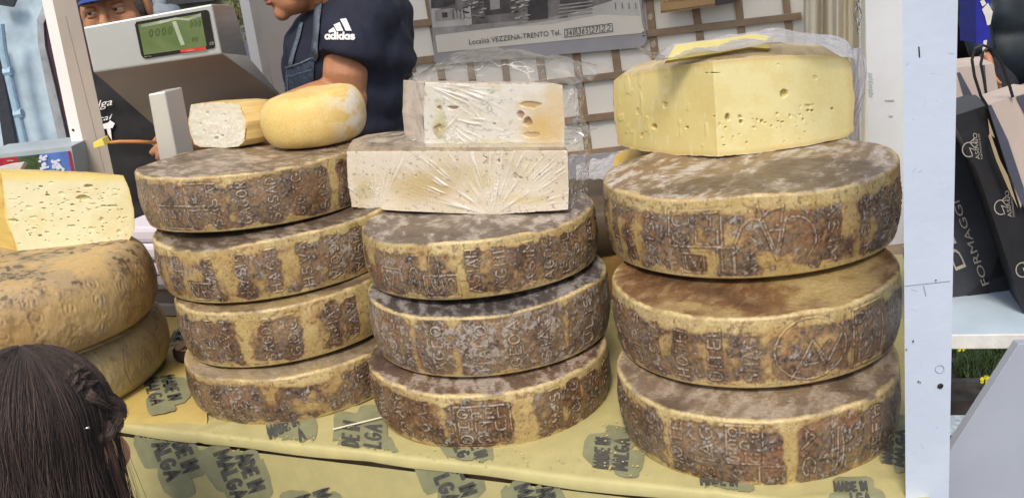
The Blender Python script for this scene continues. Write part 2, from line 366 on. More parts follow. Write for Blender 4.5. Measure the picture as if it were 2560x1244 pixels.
            bias = bias+boxmask(a0, a1, .08, .48)*md
        elif e[0] == 'clean': _, ang, hw = e; bias = bias-1.3*np.exp(-((A-ang)/hw)**2)*(.6+.8*ss(-.5, .5, big))
        elif e[0] == 'dark': _, a0, a1, am = e; bias = bias+am*ss(a0-.1, a0+.1, A)*(1-ss(a1-.1, a1+.1, A))
        elif e[0] == 'rows':
            _, a0, a1, t0, t1, rows = e
            for i, tx in enumerate(rows):
                st, n = strokes(tx, .08); rh = (t1-t0)*h/len(rows); y0 = t1*h-(i+1)*rh+rh*.2; wd = (a1-a0)*rad
                for pl in st: segdist(S, T, [(a0*rad+x/n*wd, y0+y*rh*.65) for x, y in pl], D)
    lw = .00095 if not soft else .0014
    erode = ss(-.35, .35, fbm(X*70+o, Y*70, Zz*70, seed+21, 3))
    if not soft:
        D2 = np.full(S.shape, 1.)
        for _ in range(120):
            s0_, t0_ = rs.uniform(-1.7, 1.7)*rad, rs.uniform(.08, .9)*h; an = rs.choice([0, 1.57, .9, -.9])+rs.normal(0, .2); ln = rs.uniform(.003, .011)
            segdist(S, T, [(s0_, t0_), (s0_+ln*math.cos(an)*.6+rs.normal(0, .001), t0_+ln*math.sin(an)*.5), (s0_+ln*math.cos(an), t0_+ln*math.sin(an))], D2)
    else: D2 = np.full(S.shape, 1.)
    ridge = np.maximum((1-ss(lw*.35, lw*1.3, D))*(.5+.5*erode), (1-ss(lw*.2, lw*.9, D2))*.4*ss(-.3, .3, bias)) *side_m
    # mould
    n1 = fbm(X*55+o, Y*55, Zz*42, seed+31, 5); n2 = fbm(X*20+o, Y*20, Zz*20, seed+41, 4); n3 = fbm(X*160+o, Y*160, Zz*160, seed+51, 4); n4 = fbm(X*420, Y*420, Zz*420, seed+61, 3)
    edge = ss(.76*h, .93*h, Zz+.008*n1)+(1-ss(.02*h, .13*h, Zz+.008*n1))
    M = bias*.72+.29+.5*n1+.45*n2+.35*big+.16*n3-edge*(.95+.5*n2)
    Ms = ss(-.10, .16, M)*side_m; halo = ss(-.42, .02, M)*side_m
    base = np.zeros(X.shape+(3,))+np.array(YEL); base = mix(base, PALE, np.clip(ss(-.2, .6, n2)*.5+.6*np.clip(edge, 0, 1)*ss(-.6, .3, n1), 0, 1)); base = mix(base, OCH, ss(.05, .8, fbm(X*30, Y*30, Zz*30, seed+71, 4))*.45)
    base = mix(base, (.33, .20, .09), halo*.62); base = mix(base, (.40, .30, .16), ss(.15, .7, fbm(X*75+o, Y*75, Zz*50, seed+77, 4))*.5*side_m)
    mouldc = mix(np.zeros_like(base)+np.array(BRN)*1.05, GRY, ss(-.5, .35, n2+grey*1.3-.5+.3*n3)); mouldc = mix(mouldc, DRK, ss(.0, .6, n3*.6+.6*n1)*.7); mouldc = mix(mouldc, (.30, .19, .10), ss(.1, .6, -n3+.4*n2)*.6); mouldc = mix(mouldc, RED, ss(.35, .8, fbm(X*22+5, Y*22, Zz*30, seed+81, 3))*.5)
    mouldc = mix(mouldc, np.array(GRY)*1.5, ss(.1, .6, n4+.3*n3)*.45); mouldc = mix(mouldc, DRK, ss(.1, .6, -n4)*.45)
    Mm_ = Ms*(.80+.19*ss(-.4, .3, n1+.5*n3)); col = base*(1-Mm_[..., None])+mouldc*Mm_[..., None]
    wh = ss(.62-white*.8, 1.15-white*.8, n3*.9+n4*.5+n2*.35)*side_m*ss(.2, .8, Ms+.1)
    col = mix(col, WHT, wh*.6)
    col = mix(col, (.50, .46, .40), ridge*.75*(.25+.75*Ms)*ss(-.2, .4, n4+.4*n2+white*.7)); frk = ss(.30, .55, fbm(X*230+o, Y*230, Zz*230, seed+95, 3)+.3*n2)*side_m*(1-Ms); col = mix(col, (.17, .10, .05), frk*.6); groove = np.exp(-((D-lw*2.1)/(lw*.8))**2)*side_m
    col = mix(col, DRK, groove*.55*(.3+.7*erode))
    if soft:
        sp = ss(.42, .62, fbm(X*130+o, Y*130, Zz*130, seed+91, 4)+.45*n2)*.85
        col = np.zeros_like(col)+np.array(soft); col = mix(col, np.array(soft)*np.array((.8, .72, .62)), ss(-.3, .6, n2)*.8)
        col = mix(col, (.62, .56, .42), ss(.1, .7, n1)*.35*side)
        col = mix(col, (.38, .33, .2), ss(.0, .6, big+.5*n1)*.6); col = mix(col, (.22, .12, .06), ridge*.10+groove*.45*ss(-.5, .3, n2)); 
        upper = ss(.55*h, .95*h, Zz)*ss(-.45, .2, n2+.35*big); col = mix(col, (.36, .31, .22), upper*.55); col = mix(col, (.05, .04, .03), sp*(.3+.7*upper)); col = mix(col, (.09, .07, .05), ss(.25, .6, n1+.5*n3)*upper*.8)
    # flat top
    tp = (Zz > h*.955) & (R0 < rad*.986); q = top or {}
    rr = R0+0*A; ca, sa = math.cos(-phi0), math.sin(-phi0); XX, YY = X*ca-Y*sa, X*sa+Y*ca
    # streaks run across the view on a cloth-pressed face
    st_ = fbm(XX*110+o, YY*38, 3+0*X, seed+101, 5); blot = fbm(X*11, Y*11, 1+0*X, seed+111, 4)
    tm = ss(rad*.99, rad*.955, rr+.005*n1+.003*n2)
    tcx = mix(np.zeros_like(col)+np.array(q.get('a', (.20, .155, .115))), q.get('b', (.36, .31, .25)), ss(-.35, .5, st_)); tcx = mix(tcx, q.get('c', (.09, .065, .05)), ss(0, .7, blot)*.75)
    tcx = mix(tcx, YEL, q.get('yel', .15)*ss(-.1, .5, -blot+.4*n2)); tcx = mix(tcx, (.60, .58, .55), q.get('white', .35)*ss(.0, .8, st_*.7+n4*.5+blot*-.5))
    if not soft: 
        T3 = tm*tp; col = col*(1-T3[..., None])+tcx*T3[..., None]
    # relief
    disp = (ridge*.0009-groove*.0004-Ms*.0005+side_m*(.0008*n1+.0005*n3+.00015*n4)*(.2+.8*Ms)+.0005*n3*tp)
    if soft: disp = -ridge*.0008+groove*.0003+.0012*n1*side_m+.0004*n3
    wob = 1+.006*np.sin(A*2+seed)+.004*np.sin(A*3+seed*2)+.0025*fbm(np.cos(A)*2+o, np.sin(A)*2, Zz*8, seed, 2)
    rr2 = (R0*wob+disp*(~tp)*(R0 > rad*.5)); z2 = Zz+disp*tp*.9+.0035*fbm(np.cos(A)*1.6+o, np.sin(A)*1.6, 0*A, seed+7, 2)*ss(.0, 1, Zz/h)*ss(.3*rad, rad, R0+0*A)
    AA = A+phi0; PX_ = rr2*np.cos(AA); PY_ = rr2*np.sin(AA); PZ_ = z2+PX_*tilt[0]+PY_*tilt[1]
    P = np.stack([PX_+cx, PY_+cy, PZ_+z0], -1)
    q4 = gq(K, NA, wrap=True)
    o_ = np_mesh('cheese_round', P, q4, [rind_mat('cheese_rind_soft', .5, .2, .2) if soft else rind_mat('cheese_rind', .38, .45, .28)], col=np.clip(col*np.array((.92, .86, .82)), .01, .9), loc=(cx, cy, z0))
    return tag(o_, label, 'cheese', group)
C = lambda a, t='ASIAGO', d=1, m=1.0: ('col', a, t, d, m)
WH = CZ
R1e = [C(-1.28, 'AGOA', -1, .7), C(-1.07, 'ASIA', -1, .7), C(-.853, 'ASVAG', -1, .6), C(-.657, 'ASIAE', -1, .55), ('box', -.50, -.16, .42, .86, ['CET', 'OLI'], .55), ('box', -.42, -.28, .08, .33, ['IV'], .8), ('box', -.19, -.09, .03, .40, ['II'], .8), ('logo', -.08, .40, .55), C(.519, 'ASIM', -1, .9), C(.771, 'OAGT', -1, .45), C(.985, 'WIMR', -1, .9), C(1.20, 'ASIA', -1, .7), C(1.41), C(-1.5), C(1.6)]
make_wheel('clean yellow stamped wheel with whitish top, directly under the big cut yellow cheese', (.3145, 1.2313), WH-.391, .1896, .0977, (0, -.0276), 1, R1e, side=.16, grey=.55, white=.35, top=dict(white=1.0, a=(.24, .17, .11), b=(.42, .36, .29), yel=.08))
R2e = [C(-1.12, 'AGO', 1, .8), C(-.883, 'OIAS', 1, .8), C(-.693, 'ASIA', 1, .95), C(-.475, 'HOTEL', 1, 1.0), C(-.249, 'UITEL', 1, .9), C(-.025, 'SHAGE', 1, .95), ('arcs', .12, .60, .95), ('box', .66, .95, .10, .9, ['P9', '121'], .6), C(1.16, 'SIAG', 1, .8), C(1.4), C(-1.35), C(1.58)]
make_wheel('stamped wheel with a black blotch and round emblem, second from top of the right stack', (.2854, 1.1157), WH-.478, .1714, .087, (.002, -.008), 2, R2e, side=.22, grey=.45, white=.2, top=dict(white=.05, a=(.19, .10, .045), b=(.30, .20, .10), c=(.06, .035, .022), yel=.75))
R3e = [('dark', -1.6, 1.6, .35), C(-1.24, 'ASIA'), C(-.966, 'AGOS'), C(-.775, 'ASIG'), C(-.555, 'HOTE', 1, .7), C(-.335, 'SIAG', 1, .7), ('box', -.20, .03, .38, .92, ['OHS', 'EGL', 'SIO'], .6), ('box', .0, .16, .04, .34, ['I'], .5), ('dark', .26, .66, .25), C(.32, 'AG', -1, .1), C(.52, 'S', 1, .1), C(.86, 'SEFH', 1, .5), C(1.10, 'SEFA', 1, .5), C(1.33), ('clean', -.62, .05), ('clean', .2, .05), C(1.55)]
make_wheel('grey-brown stamped wheel at the very bottom of the right stack', (.2672, 1.048), ZT, .1622, .0796, (-.0047, .0218), 3, R3e, side=.55, grey=.75, white=.3, top=dict(white=.25, a=(.22, .17, .125), b=(.34, .28, .21), c=(.12, .085, .06), yel=.15))
M1e = [C(-1.25, 'FLA'), ('box', -.95, -.72, .05, .55, ['VI'], .5), C(-.586, 'IO', -1, .6), ('box', -.50, -.22, .06, .45, ['LHO'], .9), C(-.40, 'O', -1, .1), C(-.093, 'ASIAH', 1, 1.1), C(.12, 'AGHL', 1, 1.2), C(.359, 'ASIM', 1, 1.1), C(.531, 'AGOG', 1, .8), C(.717, 'ISAL', 1, .6), C(.838, 'SGA', 1, .6), C(1.1), C(1.35), C(1.55), ('clean', -.2, .06)]
make_wheel('brown-blotched wheel directly under the wrapped cheese blocks', (-.0404, 1.2828), WH-.4033, .1599, .0755, (-.0036, -.0404), 4, M1e, side=.42, grey=.35, white=.2, top=dict(white=.55, a=(.14, .11, .09), b=(.26, .22, .19), yel=.05))
M2e = [('dark', -1.7, 1.7, .9), ('clean', -.66, .05), ('clean', -.30, .045), ('clean', .60, .035), C(.85, 'ULIS', 1, .4), C(-.9, 'ASIG', 1, .3), C(-.45, 'AGEO', 1, .3), C(-.1, 'HALO', 1, .3), C(.15, 'GEOA', 1, .3), C(.4, 'SIAG', 1, .3)]
make_wheel('dark grey wheel dusted with white mould, second from top of the middle stack', (-.0386, 1.2425), WH-.4843, .1613, .0811, (-.02, .0), 5, M2e, side=.8, grey=.95, white=.85, top=dict(white=.35, a=(.075, .068, .068), b=(.17, .165, .17), c=(.04, .035, .035), yel=.0))
M3e = [('dark', -1.5, -.1, .45), ('box', -.33, .10, .10, .80, ['GHEL', 'HITU', 'OGA'], 1.3), ('clean', .22, .09), ('clean', -.42, .045), C(.47, 'SMASI', 1, 1.3), C(.66, 'GOAG', 1, 1.2), C(.885, 'SASI', 1, 1.2), C(1.13, 'SOIG', 1, 1.1), C(1.4), C(-.6, 'SGAT', 1, .5), C(-.85), C(-1.1), C(-1.35)]
make_wheel('dark purplish-brown wheel at the bottom of the middle stack', (-.0472, 1.199), ZT, .1588, .0733, (-.021, .0147), 6, M3e, side=.45, grey=.05, white=.25, top=dict(white=.45, a=(.13, .085, .065), b=(.30, .23, .18), yel=.1))
L1e = [('dark', -1.6, 1.6, .35), C(-1.2, 'TAV'), ('box', -.95, -.62, .08, .5, ['VHM'], .6), ('box', -.62, -.42, .42, .88, ['L'], .5), C(-.38, 'SASAI', 1, .8), C(-.14, 'GAGOR', 1, .9), C(.09, 'SASAD', 1, .8), C(.30, 'GOTG', 1, .9), C(.52, 'SIAS'), C(.75, 'EXI'), ('clean', .63, .05), ('clean', -.26, .045), C(1.0), C(1.3)]
make_wheel('grey mottled wheel topping the left stack, two small cheeses sitting on it', (-.3765, 1.4777), WH-.325, .1745, .0797, (-.0162, -.0326), 7, L1e, side=.62, grey=.7, white=.25, top=dict(white=.45, a=(.20, .15, .10), b=(.36, .29, .21), yel=.1))
L2e = [C(-1.25, 'VIA', 1, .9), ('box', -.98, -.85, .60, .92, ['A'], .8), ('box', -.80, -.55, .08, .40, ['VHI'], 1.0), C(-.58, 'WIAM', -1, .8), C(-.33, 'GISAT', -1, .7), C(-.10, 'HAGH', 1, 1.0), C(.14, 'HSVA', 1, .9), C(.37, 'AGOIA', -1, 1.2), C(.58, 'VISIA', -1, 1.2), C(.80, 'AGO', -1, 1.1), C(1.0), C(1.3), C(1.55)]
make_wheel('wheel with crisp whitish letters, second from top of the left stack', (-.3447, 1.4259), WH-.4059, .1834, .081, (.009, -.006), 8, L2e, side=.22, grey=.6, white=.4, top=dict(white=.25, a=(.10, .08, .06), b=(.26, .22, .17), yel=.1))
L3e = [('dark', -1.5, -.5, .35), C(-1.1, 'AVEI'), C(-.8, 'VEBI', 1, 1.0), C(-.62, 'TAVH'), ('clean', -.45, .05), C(-.26, 'SAGDO', 1, 1.0), C(-.05, 'GOCI', 1, .6), ('clean', .08, .06), C(.28, 'AGHAT', 1, 1.2), C(.47, 'WAVI', 1, 1.0), C(.85, 'ESHE', 1, .9), ('clean', .66, .07), C(1.1), C(1.4)]
make_wheel('yellow wheel with brown letter columns, third from top of the left stack', (-.333, 1.3774), WH-.4887, .1649, .0828, (.0249, -.0027), 9, L3e, side=.25, grey=.45, white=.25, top=dict(white=.1, a=(.20, .15, .09), b=(.34, .27, .17), yel=.5))
L4e = [('dark', -1.5, .9, .5), ('rows', .38, 1.15, .5, .9, ['MALGA', 'PASSUATTI']), C(-1.1, 'HEST'), C(-.85, 'SHIA'), C(-.62, 'AGOI'), ('clean', .05, .28)]
make_wheel('smooth grey-brown wheel with raised line of lettering, bottom of the left stack', (-.3228, 1.3463), ZT, .1687, .0689, (.0194, .0112), 10, L4e, side=.78, grey=.65, white=.4, top=dict(white=.1, a=(.30, .25, .17), b=(.38, .32, .22), yel=.4))
# the two round-edged orange wheels at the far left
F2c = (-.765, 1.41); F1c = (-.745, 1.38)
OR = (.54, .40, .18)
make_wheel('lower of the two round-edged orange wheels at the far left', F2c, ZT, .212, .108, (0, 0), 11, [('arcs', .62, 1.02, 0)]+[C(x, 'ASIA', -1, 0) for x in (-.3, -.1, .1)], side=.6, roundness=.24, soft=(.45, .385, .20), group='round-edged orange cheese wheels')
make_wheel('upper round-edged orange wheel pressed with letters, under the holey cut cheese', F1c, ZT+.105, .205, .115, (-.02, -.02), 12, [C(-.1+.21*i, t, -1, 0) for i, t in enumerate(['AGOAS', 'GOASI', 'ASIAG', 'OGASI', 'ASVAG', 'AGOA', 'ASIG'])], side=.3, roundness=.24, soft=OR, group='round-edged orange cheese wheels')
# ------------------------------------------------------------------ setting
M_paintw = mat('white_paint', (.70, .72, .74), .45, .05, 8, .15, 60)
M_postsky = mat('sky_tinted_white', (.55, .63, .76), .42, .06, 3.5, .35, 45, detail=8)  # blue of the sky light put into the white of the right post
M_postside = mat('grey_white_paint', (.50, .55, .60), .5, .06, 9, .2, 80)
M_beige = mat('beige_board', (.44, .40, .36), .6, .05, 5, .1, 40)
M_cream = mat('cream_board', (.92, .89, .80), .6, .03, 4, .08, 50)
M_black = mat('black_plain', (.012, .012, .014), .6, .2)
# ground
g = MB(); n = 60
xs = np.linspace(-30, 30, n); ys = np.linspace(-4, 56, n); P = np.stack(np.meshgrid(xs, ys, indexing='ij')+[np.zeros((n, n))], -1)
g.grid(P, mat('asphalt', (.10, .105, .12), .9, .3, 60, .5, 200)); o = g.build('ground', smooth=True, loc=(0, 0, 0)); tag(o, 'grey asphalt ground behind and under the stall', kind='structure')
g = MB(); c0 = PZ(2420, 1035, 0.004)
g.box(c0+np.array([.1, 0, -.001]), (.9, .05, 0), (-.006, .09, 0), (0, 0, .002), mat('road_paint', (.42, .5, .56), .8, .25, 40)); o = g.build('road_marking'); tag(o, 'worn whitish paint stripe on the asphalt', kind='structure')
# planted bed with yellow flowers on the ground behind the right post
q = [PZ(2330, 1004, .05), PZ(2700, 994, .05), PZ(2700, 790, .05), PZ(2330, 812, .05)]; e = empty('flower_bed', PZ(2440, 930, 0), 'dark earth bed with low grass and two yellow flowers under the outer shelf', 'flower bed')
b = MB(); b.prism([p-np.array([0, 0, .06]) for p in q], (0, 0, .06), mat('dark_soil', (.030, .024, .022), .95, .5, 14, .8, 60)); b.build('soil', e)
b = MB(); kq = PZ(2330, 1006, .0), PZ(2700, 996, .0); d_ = (kq[1]-kq[0]); d_ /= np.linalg.norm(d_); pn = np.array([-d_[1], d_[0], 0]); b.box((kq[0]+kq[1])/2+pn*.01+Z*.035, (kq[1]-kq[0])/2, pn*.012, Z*.034, mat('planter_wood', (.05, .045, .045), .7, .3, 20, .3)); b.build('edging', e)
rs = random.Random(4); b = MB(); mg = mat('grass_blades', (.030, .060, .012), .7, .5, 50)
for i in range(2200):
    cxy = rs.choice(((2425, 925, 26, 22), (2520, 872, 70, 16), (2480, 900, 90, 60), (2400, 860, 40, 20))); c = PZ(cxy[0]+rs.gauss(0, cxy[2]*.5), min(995, cxy[1]+rs.gauss(0, cxy[3]*.5)), .05); t = np.array([rs.uniform(-.03, .03), rs.uniform(-.03, .03), rs.uniform(.01, .06)]); s_ = np.array([.003, 0, 0])
    b.add([c-s_, c+s_, c+t*.6+s_*.6, c+t, c+t*.6-s_*.6], [(0, 1, 2, 3, 4)], mg)
o = b.build('grass', e); o['kind'] = 'stuff'
for px, py in ((2405, 868), (2462, 947)):
    c = PZ(px, py, .16); b = MB(); my = mat('yellow_petal', (.85, .75, .02), .5, .1)
    b.tube([c-np.array([0, -.01, .11]), c], .0022, MATS['grass_blades'], 5)
    for k in range(5):
        t = k*1.257+.3; d = np.array([math.cos(t), -.35*math.sin(t)-.1, math.sin(t)]); sd_ = np.array([-math.sin(t), 0, math.cos(t)])
        b.add([c, c+d*.007+sd_*.006, c+d*.015+sd_*.004, c+d*.015-sd_*.004, c+d*.007-sd_*.006], [(0, 1, 2, 3, 4)], my)
    b.build('flower', e)
# facade on the left
Yf = 7.0; ctr = PY(40, 200, Yf)
fac = empty('old_building', (ctr[0], Yf, 0), 'pale bluish plastered house front with stone door arch, far left background', 'building')
b = MB(); mw = mat('bluish_plaster', (.50, .64, .76), .85, .3, 2.2, .8, 9, detail=9)
b.box((ctr[0]-3.2, Yf+.3, 3.5), (4.2, 0, 0), (0, .2, 0), (0, 0, 3.5), mw); b.box((ctr[0]+8, Yf+2.2, 3.5), (6.5, 0, 0), (0, .2, 0), (0, 0, 3.5), mat('light_wall', (.50, .60, .70), .85, .15, 1.2, .3, 10)); b.build('wall', fac)
b = MB(); ms = mat('arch_stone', (.36, .38, .40), .85, .25, 5, .5, 20)
# arch jamb and curve around a dark doorway
pl = [PY(x, y, Yf) for x, y in ((150, 370), (118, 230), (95, 110), (92, 50), (110, 10), (150, -30))]
pr_ = [PY(x, y, Yf) for x, y in ((172, 370), (140, 230), (112, 115), (108, 60), (124, 22), (160, -15))]
for i in range(5): b.hexa([pl[i], pr_[i], pr_[i]+np.array([0, .12, 0]), pl[i]+np.array([0, .12, 0]), pl[i+1], pr_[i+1], pr_[i+1]+np.array([0, .12, 0]), pl[i+1]+np.array([0, .12, 0])], ms)
b.build('arch', fac)
b = MB(); b.prism([PY(x, y, Yf+.02) for x, y in ((172, 372), (140, 230), (110, 112), (108, 60), (124, 22), (165, -20), (420, -20), (420, 372))], (0, .05, 0), mat('maroon_door', (.05, .018, .03), .6, .2, 6)); b.build('door', fac)
b = MB(); b.prism([PY(x, y, Yf-.02) for x, y in ((-30, 100), (-10, 100), (42, 372), (10, 372))], (0, .04, 0), mat('dark_shutter', (.03, .035, .05), .6, .2)); b.prism([PY(x, y, Yf-.02) for x, y in ((-10, -5), (40, -5), (30, 18), (-10, 12))], (0, .04, 0), MATS['dark_shutter']); b.build('opening', fac)
b = MB(); mp = mat('bluish_pipe', (.34, .50, .62), .5, .08)
b.tube([PY(0, 60, Yf-.1), PY(8, 130, Yf-.1), PY(64, 372, Yf-.1)], .028, mp, 10); 
for x, y in ((22, 180), (48, 285)): b.tube([PY(x-10, y+2, Yf-.1), PY(x+9, y-2, Yf-.1)], .035, mp, 8)
b.build('drainpipe', fac)
# ------------------------------------------------------------------ counter
cnt = empty('market_counter', (-.1, 1.6, 0), 'market stall counter table that carries all the cheese', 'counter')
eA, eB = PZ(511, 1078, ZT), PZ(1874, 1232, ZT); U0 = U; V0 = V
U = (eB-eA)/np.linalg.norm(eB-eA); V = np.array([-U[1], U[0], 0])
e0 = eA+U*np.dot(PZ(2240, 1240, ZT)-eA, U)+U*.03
b = MB(); p0 = e0-U*2.05+V*.012; dU, dV = U*2.05, V*.95
b.box(p0+dU/2+dV/2-Z*.022, dU/2, dV/2, Z*.018, mat('counter_wood', (.30, .22, .14), .6, .2, 12, .2, stretch=(1, 8, 8))); b.build('tabletop', cnt)
b = MB()
for s in (.04, .96):
    for t in (.05, .95): q = p0+dU*s+dV*t; b = MB(); b.box((q[0], q[1], (ZT-.04)/2), U*.025, V*.025, Z*(ZT-.04)/2, MATS['counter_wood']); b.build('leg', cnt)
# kraft paper printed with stamps: top sheet and hanging front sheet
KR = (.50, .45, .205)
M_paper = mat('kraft_paper', KR, .55, .05, 40, .12, 300); M_paper_lit = mat('kraft_paper_warm_lit', (.56, .43, .14), .5, .05, 40, .12, 300)
M_ink = mat('stamp_ink', (.05, .052, .05), .7, .4, 90, col2=(.11, .11, .09)); M_wash = mat('stamp_wash', (.27, .275, .155), .6, .12, 30)
def wr(x, y): return .0024*max(0., .10-abs(fbm(np.array([x*5.+y*2]), np.array([y*7.-x]), np.array([5.]), 13, 2)[0]))/.10*1.0+ .0006*fbm(np.array([x*9.]), np.array([y*14.]), np.array([0.]), 3, 3)[0]+.0011*max(0, vn(np.array([x*5+y*16.]), np.array([y*4-x*2.]), np.array([1.]), 9)[0])**2
def on_top(off=.0006):
    def f(px, py): p = PZ(px, py, ZT-.0005); p[2] += wr(p[0], p[1])+off; return p
    return f
Pd = e0-V*.004; NV_ = V                                   # plane of the hanging sheet
def on_drape(off=.0006):
    def f(px, py): p = PP(px, py, Pd-V*off, NV_); return p
    return f
def stamp(mb, px, py, dr, up, L1, L2, w, proj, projw, clip=None, blob=1, len2=1.05):
    """grey brush wash, then MADE IN over MALGA; px, py = middle of the stamp"""
    dr = np.array(dr, float); dr /= np.linalg.norm(dr); up = np.array(up, float); c = np.array((px, py), float); rs = random.Random(int(px))
    if blob:
        for k, (sx, sy, ox, oy) in enumerate(((.62, .50, .12, .30), (.50, .42, -.25, -.55), (.45, .40, .55, -.25))):
            pts = []; c0_ = c+dr*L1*ox+up*(oy*2.2)
            for i in range(18):
                a = i/18*2*math.pi; r = 1+.10*math.sin(a*3+k+px)+rs.uniform(-.05, .05); x = math.copysign(abs(math.cos(a))**.6, math.cos(a)); y = math.copysign(abs(math.sin(a))**.6, math.sin(a))
                q = c+dr*L1*(ox+sx*r*x)+up*(oy*2.2+sy*2.6*r*y*1.1); pts.append(q)
            NR = 6; vs = []; pj = projw(k)
            for rr_ in range(1, NR+1):
                for q in pts: vs.append(pj(*(c0_+(q-c0_)*rr_/NR)))
            vs.append(pj(*c0_)); n_ = len(pts); ok = [clip is None or bool(clip(v_)) for v_ in vs]
            fs_ = [(r_*n_+i, r_*n_+(i+1) % n_, (r_+1)*n_+(i+1) % n_, (r_+1)*n_+i) for r_ in range(NR-1) for i in range(n_)]+[(len(vs)-1, i, (i+1) % n_) for i in range(n_)]
            mb.add(vs, [f_ for f_ in fs_ if all(ok[i] for i in f_)], M_wash)
    for txt, o_, Lx in (('MADE IN', .25, L1), ('MALGA', -1.2, L1*len2)):
        st, n = strokes(txt, .06); d = dr*Lx/n; org = c-dr*Lx*.5+up*o_
        for plx in st:
            if clip is None or all(clip(proj(*(org+d*a+up*b_))) for a, b_ in plx): ribbon(mb, subdiv([tuple(org+d*a+up*b_) for a, b_ in plx], 7), w, M_ink, proj)
inside = lambda p: np.dot(p-e0, V) > -.001
b = MB()
nu, nv = 200, 60
Pg = np.zeros((nu, nv, 3))
for i in range(nu):
    for j in range(nv):
        p = e0-U*(1.62*(1-i/(nu-1)))*1.0+V*(-.006+.80*(j/(nv-1))**1.4); Pg[i, j] = p; Pg[i, j, 2] = ZT-.0005+wr(p[0], p[1])
edge = Pg[:, 0].copy(); wv = np.array([.0014*math.sin(i*.05)+.0007*math.sin(i*.21) for i in range(nu)])
Pg[:, 0] -= V*np.array([abs(x) for x in wv])[:, None]; Pg[:, 0, 2] -= .0025
low = Pg[:, 0].copy(); low[:, 2] -= .010+np.abs(wv)*1.5; low += V*.001
b.grid(Pg, M_paper); b.grid(np.stack([Pg[:, 0], low], 1), M_paper)
pw = lambda k: on_top(.0009+.0002*k)
pt = on_top(.0017)
for s in (dict(px=905, py=1108, dr=(.06, -1), up=(-38, -6), L1=95), dict(px=1530, py=1135, dr=(.08, -1), up=(-33, -3), L1=72), dict(px=715, py=1085, dr=(1, -.5), up=(-9, -26), L1=80), dict(px=1800, py=1222, dr=(1, .05), up=(-4, -30), L1=90), dict(px=2130, py=1236, dr=(1, .0), up=(-4, -22), L1=80), dict(px=2236, py=1120, dr=(.05, -1), up=(-20, -3), L1=80), dict(px=1170, py=1118, dr=(.5, 1), up=(26, -8), L1=70)):
    stamp(b, s['px'], s['py'], s['dr'], s['up'], s['L1'], 0, 7, pt, pw, clip=inside)
o = b.build('wrapping_paper', smooth=True); tag(o, 'greenish kraft paper sheet printed MADE IN MALGA lying under the cheese stacks', 'paper', 'printed paper sheets on the counter')
# hanging sheet: flat with slow waves
b = MB(); nu = 90; Pg = np.zeros((nu, 12, 3))
for i in range(nu):
    for j in range(12):
        s = 1.46*(1-i/(nu-1)); Pg[i, j] = Pd-U*s-Z*(.02+.42*j/11)
b.grid(Pg, M_paper); pt = on_drape(.0013); pw = lambda k: on_drape(.0005+.0002*k)
below = lambda p: p[2] < ZT-.012
for px, py in ((598, 1178), (1128, 1188), (800, 1290), (1350, 1262), (1880, 1330), (432, 1128)): stamp(b, px, py, (.42, 1), (31, -12), 118, 0, 10, pt, pw, clip=below)
o = b.build('wrapping_paper', smooth=True); tag(o, 'kraft paper sheet printed MADE IN MALGA hanging down the front of the counter', 'paper', 'printed paper sheets on the counter')
b = MB(); Pg = np.zeros((30, 14, 3))
for i in range(30):
    for j in range(14):
        s = 1.38+.65*(1-i/29); bulge = .03*math.exp(-((i-26)/4)**2); Pg[i, j] = Pd-U*(s-.02*math.sin(j*.25))-V*(.008+bulge)-Z*(.012+.42*j/13)
b.grid(Pg, M_paper); pt = on_drape(.048); pw = lambda k: on_drape(.042+.0002*k)
o = b.build('wrapping_paper', smooth=True); tag(o, 'kraft paper sheet draped over the left end of the counter behind the girl', 'paper', 'printed paper sheets on the counter')
# added sheet by the left stack, warm light put into its yellow
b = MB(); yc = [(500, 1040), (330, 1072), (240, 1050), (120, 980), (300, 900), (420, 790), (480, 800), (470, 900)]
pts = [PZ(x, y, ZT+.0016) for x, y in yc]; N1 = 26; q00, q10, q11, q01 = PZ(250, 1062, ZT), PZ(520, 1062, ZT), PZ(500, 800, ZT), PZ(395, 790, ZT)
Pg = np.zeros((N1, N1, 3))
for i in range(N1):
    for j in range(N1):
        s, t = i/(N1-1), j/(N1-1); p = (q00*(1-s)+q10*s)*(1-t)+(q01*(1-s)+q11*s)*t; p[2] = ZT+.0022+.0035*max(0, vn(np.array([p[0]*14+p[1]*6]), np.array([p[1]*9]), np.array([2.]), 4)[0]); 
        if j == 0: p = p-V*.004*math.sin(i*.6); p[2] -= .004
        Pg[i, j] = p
b.grid(Pg, M_paper_lit)
def yt(off):
    def f(px, py): p = PZ(px, py, ZT+.004+off); return p
    return f
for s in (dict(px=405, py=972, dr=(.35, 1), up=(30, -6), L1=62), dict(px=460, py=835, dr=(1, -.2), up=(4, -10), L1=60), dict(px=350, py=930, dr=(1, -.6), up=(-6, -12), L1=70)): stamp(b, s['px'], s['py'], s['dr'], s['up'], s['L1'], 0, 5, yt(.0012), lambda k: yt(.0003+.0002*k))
o = b.build('wrapping_paper', smooth=True); tag(o, 'added printed paper sheet beside the far left orange wheels, warm light painted in as yellow', 'paper', 'printed paper sheets on the counter')
b = MB(); b.tube([PZ(832, 1072, ZT+.004), PZ(955, 1042, ZT+.004)], .0012, mat('straw_white', (.7, .66, .5), .5, .05), 6); o = b.build('wooden_skewer'); tag(o, 'thin pale stick lying on the paper between left and middle stacks', 'skewer')
U, V = U0, V0
